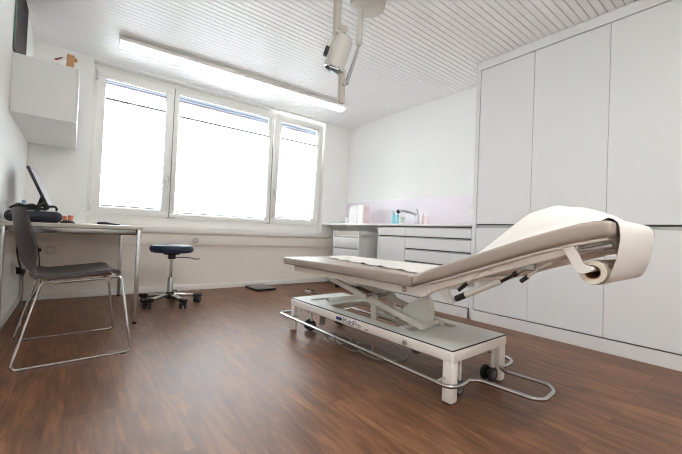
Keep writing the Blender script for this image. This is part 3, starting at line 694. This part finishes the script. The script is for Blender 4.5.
for sx in (-1, 1):
    for sy in (-1, 1):
        w = 0.027 if sy < 0 else 0.019                       # stout legs at the head end, slim tubes at the foot end
        cx, cy = sx * (hx - w - 0.0015), sy * (hy - w - 0.0035)
        l = obj('leg', MB().box((cx - w, cy - w - 0.002, 0.005), (cx + w, cy + w, ZR0 + 0.012), w * 0.5, 4), 'couch_white', co)
        obj('foot', MB().box((cx - w + 0.008, cy - w + 0.008, 0.0), (cx + w - 0.008, cy + w - 0.008, 0.0048), 0.003), 'rubber', l)
# drop-down transport casters inside the legs
for cx, cy in ((-0.135, -0.662), (0.163, -0.672), (-0.13, 0.585), (0.165, 0.585)):
    c = obj('caster', MB().tube([(cx, cy, ZR0 + 0.01), (cx, cy, 0.075), (cx, cy + 0.02, 0.045)], 0.010, n=10), 'couch_arm', co)
    yw = Matrix.Translation((cx, cy + 0.02, 0)) @ Matrix.Rotation(R(-5), 4, 'Z')
    for sd in (-1, 1):
        obj('wheel', MB().lathe([(0, 0), (0.032, 0), (0.039, 0.005), (0.039, 0.015), (0.032, 0.02), (0, 0.02)], (0, sd * 0.021 - 0.010, 0.045), (0, 1, 0), 26).move(yw), 'rubber', c)
        obj('hub_cap', MB().lathe([(0, 0), (0.022, 0), (0.020, 0.002), (0, 0.003)], (0, sd * 0.0312, 0.045), (0, sd, 0), 20).move(yw), 'wheel_hub', c)
# chrome rail round the base (world points at rail height)
inv = mat_of(co).inverted()
W = lambda x, y, z: inv @ Vector((x, y, z))
rz = 0.112
path = [W(1.40, 2.368, rz + 0.01), W(1.272, 2.372, rz + 0.01), W(1.292, 0.868, rz), W(1.374, 0.853, rz), W(1.440, 0.868, rz), W(1.480, 0.838, rz), W(1.502, 0.618, rz), W(1.540, 0.588, rz), W(1.655, 0.598, rz), W(1.712, 0.645, rz), W(1.690, 0.835, rz), W(1.722, 0.872, rz), W(1.80, 0.862, rz), W(1.875, 0.885, rz), W(1.905, 0.94, rz), W(1.888, 2.40, rz + 0.01), W(1.76, 2.41, rz + 0.01)]
br = obj('bumper_rail', MB().tube(path, 0.0092, n=12, fillet=0.045, fs=6), 'rail', co)
for (ax, ay, bx, by) in ((-hx + 0.03, 0.64, -0.325, 0.64), (-hx + 0.03, -0.66, -0.31, -0.66), (hx - 0.03, 0.64, 0.30, 0.64), (hx - 0.03, -0.64, 0.30, -0.64)):
    obj('bracket', MB().tube([(ax, ay, rz + 0.004), (bx, by, rz + 0.004)], 0.007, n=8), 'chrome', br)
# bolt on the side rail, lettering
obj('bolt', MB().lathe([(0, 0), (0.013, 0), (0.013, 0.006), (0.009, 0.010), (0, 0.010)], (-hx - 0.0002, -0.424, 0.212), (-1, 0, 0), 18), 'steel', co)
def lettering(txt, y, z, size, m, slant=0.0):
    cu = bpy.data.curves.new('lettering', 'FONT'); cu.body = txt; cu.size = size; cu.extrude = 0.0004; cu.shear = slant
    cu.materials.append(M[m]); tmp = bpy.data.objects.new('text_source', cu); COL.objects.link(tmp)
    dg = bpy.context.evaluated_depsgraph_get(); me = bpy.data.meshes.new_from_object(tmp.evaluated_get(dg))
    bpy.data.objects.remove(tmp); bpy.data.curves.remove(cu)
    o = bpy.data.objects.new('lettering', me); COL.objects.link(o); o.parent = co
    o.matrix_local = Matrix(((0, 0, -1, -hx - 0.0006), (-1, 0, 0, y), (0, 1, 0, z), (0, 0, 0, 1)))
    return o
lettering('MultiPro', 0.074, 0.200, 0.047, 'ink', 0.1)
lettering('eco', -0.128, 0.201, 0.018, 'ink')
obj('emblem', MB().prism([(0.138, 0.207), (0.085, 0.207), (0.078, 0.215), (0.085, 0.226), (0.134, 0.226), (0.140, 0.218)], 'x', -hx - 0.0012, -hx - 0.0002), 'ink_blue', co)
# lifting mechanism
def bar(a, b, x, w, th, m, name='lifting_arm'):
    """flat bar in the y-z plane from a to b, width w, thickness th about x"""
    a, b = Vector(a), Vector(b); d = (b - a).normalized(); n = Vector((-d.y, d.x)) * (w / 2); e = d * (w / 2)
    poly = [a - n, a - n * 0.6 - e * 0.8, a + n * 0.6 - e * 0.8, a + n, b + n, b + n * 0.6 + e * 0.8, b - n * 0.6 + e * 0.8, b - n]
    return obj(name, MB().prism([(p.x, p.y) for p in poly], 'x', x - th / 2, x + th / 2, 0.003, 1), m, co)
for x in (-0.150, 0.010):
    bar((0.36, 0.437), (-0.452, 0.285), x, 0.035, 0.024, 'couch_arm')
for x in (-0.112, 0.045):
    bar((0.40, 0.272), (-0.045, 0.372), x, 0.034, 0.028, 'couch_arm')
    bar((-0.060, 0.240), (-0.058, 0.362), x, 0.046, 0.022, 'couch_arm', 'support_post')
obj('pivot_shaft', MB().tube([(-0.168, -0.045, 0.372), (0.066, -0.045, 0.372)], 0.011, n=14), 'steel', co)
obj('shaft_tube', MB().tube([(-0.137, -0.44, 0.286), (-0.003, -0.44, 0.286)], 0.016, n=14), 'couch_arm', co)
obj('cross_shaft', MB().tube([(-0.13, 0.40, 0.272), (0.13, 0.40, 0.272)], 0.012, n=14), 'steel', co)
qo = [(-0.440, 0.452), (-0.470, 0.430), (-0.488, 0.395), (-0.493, 0.360), (-0.488, 0.325), (-0.475, 0.293), (-0.456, 0.272)]
qi = [(-0.448, 0.281), (-0.465, 0.299), (-0.476, 0.328), (-0.481, 0.360), (-0.476, 0.392), (-0.461, 0.421), (-0.436, 0.440)]
for xa in (-0.128,):
    q = obj('quadrant_plate', MB().prism([(-0.272, 0.326), (-0.33, 0.375), (-0.39, 0.415)] + qi[::-1] + [(-0.42, 0.283)], 'x', xa, xa + 0.008, 0.001, 1), 'couch_grey', co)
    obj('rim', MB().prism(qo + qi, 'x', xa - 0.012, xa + 0.022, 0.002, 1), 'couch_arm', q)
obj('actuator', MB().tube([(0.02, -0.52, 0.165), (0.02, -0.15, 0.215)], 0.026, n=16).tube([(0.02, -0.16, 0.214), (0.02, 0.10, 0.25)], 0.013, n=12), 'couch_arm', co)
obj('motor', MB().tube([(-0.12, -0.40, 0.155), (-0.04, -0.30, 0.165)], 0.034, n=18), 'wheel_hub', co)
obj('brake_pedal', MB().box((-0.19, 0.30, 0.150), (-0.15, 0.50, 0.158), 0.003, 2, Matrix.Translation((-0.17, 0.4, 0.154)) @ Matrix.Rotation(R(-35), 4, 'Z') @ Matrix.Rotation(R(18), 4, 'X') @ Matrix.Translation((0.17, -0.4, -0.154))), 'alu', co)
# frame under the leg section
fx = 0.290
mb = MB()
for s in (-1, 1):
    x0, x1 = (s * fx, s * (fx - 0.03)) if s < 0 else (s * (fx - 0.03), s * fx)
    mb.prism([(0.612, 0.498), (-0.50, 0.503), (-0.55, 0.515), (-0.585, 0.512), (-0.59, 0.49), (-0.56, 0.468), (0.606, 0.462)] if s < 0 else [(0.612, 0.498), (-0.46, 0.502), (-0.46, 0.47), (0.606, 0.462)], 'x', x0, x1, 0.002, 1)
mb.box((-fx + 0.031, 0.57, 0.464), (fx - 0.031, 0.610, 0.497)).box((-fx + 0.031, 0.33, 0.464), (fx - 0.031, 0.38, 0.497)).box((-fx + 0.031, -0.50, 0.472), (fx - 0.031, -0.465, 0.498))
obj('leg_section_frame', mb, 'couch_white', co)
obj('hinge_bolt', MB().lathe([(0, 0), (0.013, 0), (0.013, 0.005), (0.008, 0.012), (0, 0.012)], (-fx - 0.0004, -0.442, 0.486), (-1, 0, 0), 18), 'chrome', co)
# frame under the back section: follows the slope
bl = [(-0.50, 0.507), (-0.72, 0.587), (-1.006, 0.697), (-1.10, 0.729), (-1.172, 0.752), (-1.30, 0.783)]
def zb(y_):
    for (a, za), (b, zb_) in zip(bl, bl[1:]):
        if b <= y_ <= a: return za + (zb_ - za) * (a - y_) / (a - b)
    return bl[0][1] if y_ > -0.5 else bl[-1][1]
yb = (-0.515, -0.7, -0.9, -1.0, -1.1, -1.17, -1.26)
obj('back_board', MB().prism([(y_, zb(y_) - 0.0005) for y_ in yb] + [(y_, zb(y_) - 0.009) for y_ in yb[::-1]], 'x', -0.312, 0.312, 0.001, 1), 'couch_white', co)
up = [(y_, zb(y_) - 0.0095) for y_ in (-0.52, -0.7, -0.9, -1.0, -1.1, -1.17)]
mb = MB()
for s in (-1, 1):
    x0, x1 = (-fx + 0.006, -fx + 0.036) if s < 0 else (fx - 0.036, fx - 0.006)
    low = [(-1.17, zb(-1.17) - 0.030), (-1.10, zb(-1.1) - 0.036), (-0.9, zb(-0.9) - 0.036), (-0.7, zb(-0.7) - 0.040), (-0.60, zb(-0.6) - 0.045), (-0.52, 0.495)]
    mb.prism(up + low, 'x', x0, x1, 0.002, 1)
mb.box((-fx + 0.03, -1.16, 0.720), (fx - 0.03, -1.12, 0.735)).box((-fx + 0.03, -0.70, 0.545), (fx - 0.03, -0.66, 0.562))
obj('back_section_frame', mb, 'couch_white', co)
up = [(-1.145, zb(-1.145) - 0.0095), (-1.262, zb(-1.262) - 0.0095), (-1.262, zb(-1.262) - 0.030), (-1.145, zb(-1.145) - 0.036)]
for xa in (-fx + 0.04, fx - 0.065): obj('head_rail', MB().prism(up, 'x', xa, xa + 0.025, 0.002, 1), 'couch_white', co)
obj('adjusting_rod', MB().tube([(-fx + 0.03, -1.17, 0.725), (-fx + 0.03, -1.262, 0.750)], 0.007, n=10).tube([(-fx + 0.03, -1.235, 0.742), (-fx + 0.03, -1.262, 0.749)], 0.011, n=10), 'steel', co)
# cushions
leg = [(0.700, 0.506), (0.712, 0.53), (0.700, 0.556), (-0.488, 0.566), (-0.502, 0.556), (-0.4985, 0.507)]
obj('leg_cushion', MB().prism(leg, 'x', -0.33, 0.33, 0.017, 4, 25), 'taupe', co)
tk = 0.060
def zt(y_): return zb(y_) + tk - 0.016 * max(0, (-1.16 - y_) / 0.137) ** 2
ys = [-0.512, -0.60, -0.75, -0.9, -1.0, -1.08, -1.14, -1.20, -1.24, -1.272]
back = [(-0.5035, 0.513)] + [(y_, zb(y_)) for y_ in ys[1:]] + [(y_, zt(y_)) for y_ in ys[::-1][:-1]] + [(-0.527, 0.572)]
obj('back_cushion', MB().prism(back, 'x', -0.33, 0.33, 0.015, 4, 30), 'taupe', co)
# gas spring, curved bracket, release levers, paper roll holder
gx = -0.262
gs = obj('gas_spring', MB().tube([(gx, -0.720, 0.488), (gx, -0.907, 0.588)], 0.0125, n=14), 'couch_arm', co)
obj('spring_cap', MB().tube([(gx, -0.712, 0.4835), (gx, -0.757, 0.508)], 0.0136, n=14), 'black', gs)
obj('spring_rod', MB().tube([(gx, -0.905, 0.583), (gx, -0.968, 0.626)], 0.006, n=10).tube([(gx, -0.955, 0.617), (gx, -0.972, 0.629)], 0.010, n=10), 'black', gs)
obj('spring_lug', MB().tube([(gx, -0.968, 0.627), (gx, -0.992, 0.645)], 0.009, n=10).box((gx - 0.012, -1.035, 0.640), (gx + 0.012, -0.98, 0.668), 0.004), 'steel', gs)
obj('spring_bracket', MB().prism([(-0.628, 0.535), (-0.629, 0.505), (-0.651, 0.474), (-0.675, 0.457), (-0.700, 0.462), (-0.706, 0.476), (-0.690, 0.482), (-0.679, 0.498), (-0.668, 0.545)], 'x', gx - 0.010, gx + 0.010, 0.002, 1), 'couch_arm', co)
def lever(pts, grip, x_off=0.0):
    l = obj('release_lever', MB().tube(pts, 0.0048, n=8, fillet=0.02), 'couch_arm', co)
    obj('grip', MB().tube(grip, 0.0082, n=12), 'black', l)
lever([(gx - 0.02, -0.765, 0.553), (gx - 0.02, -0.842, 0.622), (gx - 0.02, -0.885, 0.632)], [(gx - 0.02, -0.735, 0.526), (gx - 0.02, -0.775, 0.562)])
lever([(gx - 0.01, -1.006, 0.613), (gx - 0.01, -1.066, 0.665), (gx - 0.01, -1.09, 0.675)], [(gx - 0.01, -0.988, 0.5975), (gx - 0.01, -1.012, 0.6185)])
rc = (-1.213, 0.658)
mb = MB()
for s in (-1, 1):
    xx = s * 0.300
    mb.prism([(-1.128, 0.738), (-1.166, 0.746), (-1.196, 0.682), (-1.212, 0.679), (-1.219, 0.669), (-1.212, 0.659), (-1.196, 0.652), (-1.176, 0.656)], 'x', xx - 0.004, xx + 0.004, 0.001, 1)
mb.tube([(-0.299, rc[0] + 0.003, rc[1] + 0.0105), (0.299, rc[0] + 0.003, rc[1] + 0.0105)], 0.009, n=14)
obj('roll_holder', mb, 'couch_white', co)

# ---- pillow on the back section
def ph(x, y_):
    u = (y_ + 0.985) / (0.208 if y_ > -0.985 else 0.238); v = x / 0.262
    if abs(u) >= 1 or abs(v) >= 1: return 0.0
    k = (1 - abs(u) ** 1.8) ** (1.12 if u > 0 else 0.9) * (1 - abs(v) ** 3.6) ** 0.62
    return 0.128 * k * (1 + 0.08 * (-u)) * (0.965 + 0.035 * math.sin(13 * x + 17 * y_) + 0.030 * math.sin(31 * x - 22 * y_ + 2.0 * math.sin(9 * y_)) + 0.018 * math.sin(47 * y_ + 12 * x))
pm = MB()
def pillow_top(u, v):
    x = -0.262 + 0.524 * u; y_ = -0.747 - 0.476 * v
    return (x, y_, zt(y_) + 0.0015 + max(0.002, ph(x, y_)))
pm.grid(pillow_top, 40, 40)
pm.grid(lambda u, v: (-0.262 + 0.524 * u, -0.747 - 0.476 * v, zt(-0.747 - 0.476 * v) + 0.0015), 40, 40)
bmesh.ops.bridge_loops(pm.bm, edges=[e for e in pm.bm.edges if e.is_boundary])
pm.move(mat_of(co))
single('pillow', pm, 'pillow', 'white pillow under the paper at raised couch end', 'pillow', loc=mat_of(co) @ Vector((0, -0.935, 0.73)), angle=60)

# ---- paper roll below the head end with its sheet drawn over the couch
pr = thing('paper_roll', 'white paper roll under couch head, sheet drawn over the cushions', 'paper roll', mat_of(co) @ Vector((0, rc[0], rc[1])), rotz=R(1.2))
MC = mat_of(co)
x0r, x1r, rr = -0.276, 0.222, 0.0385
obj('roll', MB().lathe([(0.023, x0r + 0.002), (0.0355, x0r), (rr, x0r + 0.001), (rr, x1r - 0.001), (0.0355, x1r), (0.023, x1r - 0.002), (0.023, x0r + 0.002)], (0, rc[0], rc[1]), (1, 0, 0), 40).move(MC), 'roll_end', pr, world=True)
obj('core', MB().lathe([(0.0205, x0r + 0.003), (0.0225, x0r + 0.001), (0.0225, x1r - 0.001), (0.0205, x1r - 0.003), (0.0205, x0r + 0.003)], (0, rc[0], rc[1]), (1, 0, 0), 28).move(MC), 'ply', pr, world=True)
ne = [(0.70, 0.05), (0.517, -0.036), (0.242, -0.114), (-0.076, -0.167), (-0.344, -0.22), (-0.50, -0.245), (-0.62, -0.275), (-0.75, -0.284), (-1.4, -0.284)]
def near(y_):
    for (a, xa), (b, xb) in zip(ne, ne[1:]):
        if b <= y_ <= a: return xa + (xb - xa) * (a - y_) / (a - b)
    return ne[-1][1] if y_ < -1 else ne[0][1]
# outline of the sheet along the couch: (y, z, lift)
line = []
N1 = 60
for k in range(N1 + 1):
    y_ = 0.695 - k / N1 * (0.695 + 0.48); line.append((y_, 0.5575 + 0.0095 * (0.695 - y_) / 1.19 + 0.0035, True))
for y_, z_ in ((-0.495, 0.5715), (-0.507, 0.5730), (-0.520, 0.5775), (-0.54, 0.586)): line.append((y_, z_, True))
N2 = 64
for k in range(1, N2 + 1):
    y_ = -0.54 - k / N2 * (1.235 - 0.54); line.append((y_, None, True))
loop = [(-1.252, 0.836), (-1.266, 0.831), (-1.277, 0.821), (-1.282, 0.806), (-1.284, 0.788), (-1.284, 0.765), (-1.281, 0.735), (-1.276, 0.705), (-1.268, 0.675), (-1.260, 0.648), (-1.250, 0.630), (-1.236, 0.620), (-1.213, 0.6185), (-1.194, 0.6235)]
def pz(x, y_):
    if y_ > -0.541: return None
    return zt(y_) + 0.004 + max(0.0, ph(x, y_)) + (0.0045 if ph(x, y_) > 0 else 0.0)
full = line + [(a, b, False) for a, b in loop]
nn = len(full) - 1; NX = 34
def sheet(u, v):
    i = round(u * nn); y_, z_, on = full[i]
    xn = near(y_) if on else -0.284
    xf = 0.285 - 0.063 * min(1.0, max(0.0, (-0.5 - y_) / 0.4))
    if y_ > -0.45 : xn += 0.012 * math.sin(y_ * 34) * (0.6 + 0.4 * math.sin(y_ * 11))
    x = xn + (xf - xn) * v ** 1.5
    if z_ is None: z_ = pz(x, y_)
    # little waves of the loose near edge
    if y_ > -0.45 and v < 0.25: z_ += 0.006 * (1 - v / 0.25) ** 2 * max(0.0, math.sin(y_ * 34 + 1.0))
    return (x, y_, z_)
sm = MB().grid(sheet, nn, NX)
sm.move(MC)
sh = obj('sheet', sm, 'paper', pr, world=True, angle=80)

# ---- cables lying under the base
def coil(name, pts, r, m, label):
    single(name, MB().tube(pts, r, n=8, fillet=0.05), m, label, 'cable', loc=pts[0])
pts = [MC @ Vector(p_) for p_ in ((0.0, 0.45, 0.006), (-0.13, 0.42, 0.006), (-0.19, 0.30, 0.006), (-0.10, 0.20, 0.006), (0.02, 0.28, 0.006), (-0.06, 0.40, 0.016), (-0.16, 0.22, 0.018), (-0.17, 0.08, 0.006), (-0.06, 0.0, 0.006), (0.05, 0.10, 0.006), (-0.05, 0.17, 0.020), (-0.15, 0.02, 0.016), (-0.14, -0.12, 0.006), (0.0, -0.22, 0.006), (0.12, -0.15, 0.006), (0.2, 0.1, 0.006))]
coil('power_cable', pts, 0.0045, 'cable_grey', 'grey cable coiled on floor under the treatment couch')

# ------------------------------------------------------------------ CEILING LIGHT
def ceiling_light(x, y, rot, glow, label, L2=1.245):
    t = thing('ceiling_light', label, 'light', (x, y, HZ), rotz=R(rot), group='fluorescent ceiling lights')
    obj('housing', MB().box((-L2, -0.075, -0.052), (L2, 0.075, -0.020), 0.003), 'frame', t)
    for k, (a, b) in enumerate(((-L2 + 0.012, -0.004), (0.004, L2 - 0.012))):
        obj('diffuser', MB().prism([(-0.058, -0.0525), (0.058, -0.0525), (0.050, -0.082), (-0.050, -0.082)], 'x', a, b, 0.006, 2), glow, t)
    for s in (-1, 1):
        obj('end_cap', MB().prism([(-0.062, -0.0525), (0.062, -0.0525), (0.054, -0.085), (-0.054, -0.085)], 'x', s * (L2 - 0.011), s * L2, 0.002, 1), 'frame', t)
    for xx in (-L2 + 0.05, -0.32 * L2, 0.32 * L2, L2 - 0.05):
        obj('bracket', MB().box((xx - 0.03, -0.035, -0.0198), (xx + 0.03, 0.035, -0.0005)), 'alu', t)
ceiling_light(1.485, 3.648, -2.6, 'tube_glow', 'long white fluorescent ceiling light along the window')
ceiling_light(0.85, -0.45, -2.6, 'fill_glow', 'added unseen fluorescent fill light in the half of the room away from window', 0.75)  # added fixture behind the camera, out of view, to brighten the near side

# ------------------------------------------------------------------ EXAMINATION LAMP on the ceiling
pc = (1.575, 1.872)
t = thing('examination_lamp', 'grey examination lamp on a jointed arm from the ceiling', 'lamp', (pc[0], pc[1], HZ))
obj('ceiling_canopy', MB().lathe([(0, -0.0005), (0.125, -0.0005), (0.130, -0.012), (0.122, -0.05), (0.09, -0.064), (0, -0.066)], (0.03, 0, 0), n=48), 'lamp', t)
Q = lambda x, y_, z_: (x - pc[0], y_ - pc[1], z_ - HZ)
obj('drop_tube', MB().tube([Q(1.566, 1.90, 2.376), Q(1.560, 1.90, 2.125)], 0.021, n=18), 'lamp', t)
obj('drop_tube_cap', MB().tube([Q(1.560, 1.90, 2.1245), Q(1.560, 1.90, 2.105)], [0.021, 0.016], n=18), 'lamp_beige', t)
obj('link_arm', MB().tube([Q(1.560, 1.90, 2.11), Q(1.535, 1.90, 2.02), Q(1.462, 1.90, 1.80)], [0.010, 0.013, 0.014], n=12), 'chrome', t)
ua = obj('upper_arm', MB().box((-0.024, -0.02, -0.335), (0.024, 0.02, -0.001), 0.008, 3, Matrix.Translation(Q(1.380, 1.93, HZ))).tube([Q(1.380, 1.93, 2.11), Q(1.42, 1.935, 1.86)], 0.014, n=12), 'lamp_beige', t)
for dx in (-0.011, 0.011):
    obj('lower_arm', MB().box((dx - 0.0095, -0.018, -0.235), (dx + 0.0095, 0.018, 0.0), 0.004, 2, Matrix.Translation(Q(1.442, 1.93, 1.90)) @ Matrix.Rotation(R(-1.0), 4, 'Y')), 'lamp_beige', t)
obj('knuckle', MB().lathe([(0, -0.026), (0.02, -0.026), (0.02, 0.026), (0, 0.026)], Q(1.448, 1.918, 1.80), (0, 1, 0), 18), 'chrome', t)
# lamp head: tapering can pointing down and outwards
head = obj('lamp_head', MB(), 'lamp', t) if False else None
ax = Vector((-0.172, 0.270, -0.947)).normalized()
org = Vector(Q(1.396, 1.86, 2.085))
hd = MB().lathe([(0, -0.012), (0.030, -0.012), (0.052, 0.002), (0.063, 0.022), (0.068, 0.05), (0.0695, 0.20), (0.066, 0.212), (0.060, 0.212), (0.058, 0.20), (0.02, 0.15), (0, 0.145)], org, ax, 44)
h = obj('lamp_head', hd, 'lamp', t)
obj('reflector', MB().lathe([(0, 0.155), (0.02, 0.158), (0.054, 0.198), (0.0575, 0.206), (0.02, 0.168), (0, 0.165)], org, ax, 36), 'mirror', h)
obj('front_lens', MB().lathe([(0, 0.207), (0.0595, 0.207), (0.0595, 0.211), (0, 0.211)], org, ax, 40), 'glass', h)
obj('lens_ring', MB().lathe([(0.060, 0.2125), (0.067, 0.2125), (0.068, 0.221), (0.062, 0.226), (0.060, 0.220), (0.060, 0.2125)], org, ax, 40), 'mirror', h)
side = ax.cross(Vector((0, 1, 0))).normalized()
out = Vector((-0.794, 0.10, -0.046)).normalized(); out = (out - ax * out.dot(ax)).normalized()
g0 = org + ax * 0.03 + out * 0.050; g1 = org + ax * 0.175 + out * 0.090
obj('handle_arm', MB().tube([g0, org + ax * 0.05 + out * 0.080, g1 - ax * 0.065], 0.012, n=12, fillet=0.03), 'lamp', h)
obj('handle', MB().tube([g1 - ax * 0.065, g1], 0.0135, n=14), 'black', h)
obj('yoke', MB().tube([Q(1.384, 1.925, 2.15), tuple(org + Vector((-0.035, 0.03, 0.05))), tuple(org + Vector((0, 0, 0.008)))], 0.013, n=12, fillet=0.03), 'lamp', t)
obj('joint', MB().lathe([(0, -0.02), (0.026, -0.02), (0.028, 0), (0.026, 0.02), (0, 0.02)], Q(1.402, 1.885, 2.15), (0.3, 1, 0), 20), 'lamp_beige', t)

# ------------------------------------------------------------------ LIGHT: overcast daylight through the window, the lit fluorescent, an added fill fixture
w = bpy.data.worlds.new('overcast_daylight'); sc.world = w; w.use_nodes = True
nt = w.node_tree; bg = nt.nodes['Background']
tc = nt.nodes.new('ShaderNodeTexCoord'); nz = nt.nodes.new('ShaderNodeTexNoise'); nz.inputs['Scale'].default_value = 1.5
cr = nt.nodes.new('ShaderNodeValToRGB'); cr.color_ramp.elements[0].color = (0.91, 0.955, 1.0, 1); cr.color_ramp.elements[1].color = (0.97, 0.985, 1, 1)
nt.links.new(tc.outputs['Generated'], nz.inputs['Vector']); nt.links.new(nz.outputs['Fac'], cr.inputs['Fac'])
sx = nt.nodes.new('ShaderNodeSeparateXYZ'); nt.links.new(tc.outputs['Generated'], sx.inputs[0])
gr = nt.nodes.new('ShaderNodeMapRange'); gr.inputs['From Min'].default_value = -0.12; gr.inputs['From Max'].default_value = 0.02; gr.inputs['To Min'].default_value = 0.45
nt.links.new(sx.outputs['Z'], gr.inputs['Value'])
ms = nt.nodes.new('ShaderNodeVectorMath'); ms.operation = 'SCALE'
nt.links.new(cr.outputs['Color'], ms.inputs[0]); nt.links.new(gr.outputs['Result'], ms.inputs['Scale']); nt.links.new(ms.outputs['Vector'], bg.inputs['Color'])
bg.inputs['Strength'].default_value = 10.0

# ------------------------------------------------------------------ CAMERA
yaw, pitch, roll, F = 0.6581419, 0.01827498, 0.0425556, 344.21
cy, sy, cp, sp = math.cos(yaw), math.sin(yaw), math.cos(pitch), math.sin(pitch)
f = Vector((sy * cp, cy * cp, sp)); r = Vector((cy, -sy, 0)); u = r.cross(f)
r2 = r * math.cos(roll) + u * math.sin(roll); u2 = -r * math.sin(roll) + u * math.cos(roll)
cam = bpy.data.cameras.new('camera'); co_ = bpy.data.objects.new('camera', cam); COL.objects.link(co_)
co_.matrix_world = Matrix(((r2.x, u2.x, -f.x, 0), (r2.y, u2.y, -f.y, 0), (r2.z, u2.z, -f.z, 0.75), (0, 0, 0, 1)))
cam.sensor_width = 36; cam.lens = F / 682 * 36; cam.clip_start = 0.02
sc.camera = co_

sc.view_settings.view_transform = 'Standard'; sc.view_settings.look = 'None'
sc.view_settings.gamma = 1.0; sc.view_settings.use_curve_mapping = False
sc.view_settings.exposure = 0.66
sc.cycles.use_denoising = True; sc.cycles.filter_width = 1.1
sc.cycles.max_bounces = 14; sc.cycles.diffuse_bounces = 12; sc.cycles.glossy_bounces = 5; sc.cycles.transparent_max_bounces = 12
sc.cycles.sample_clamp_indirect = 8.0
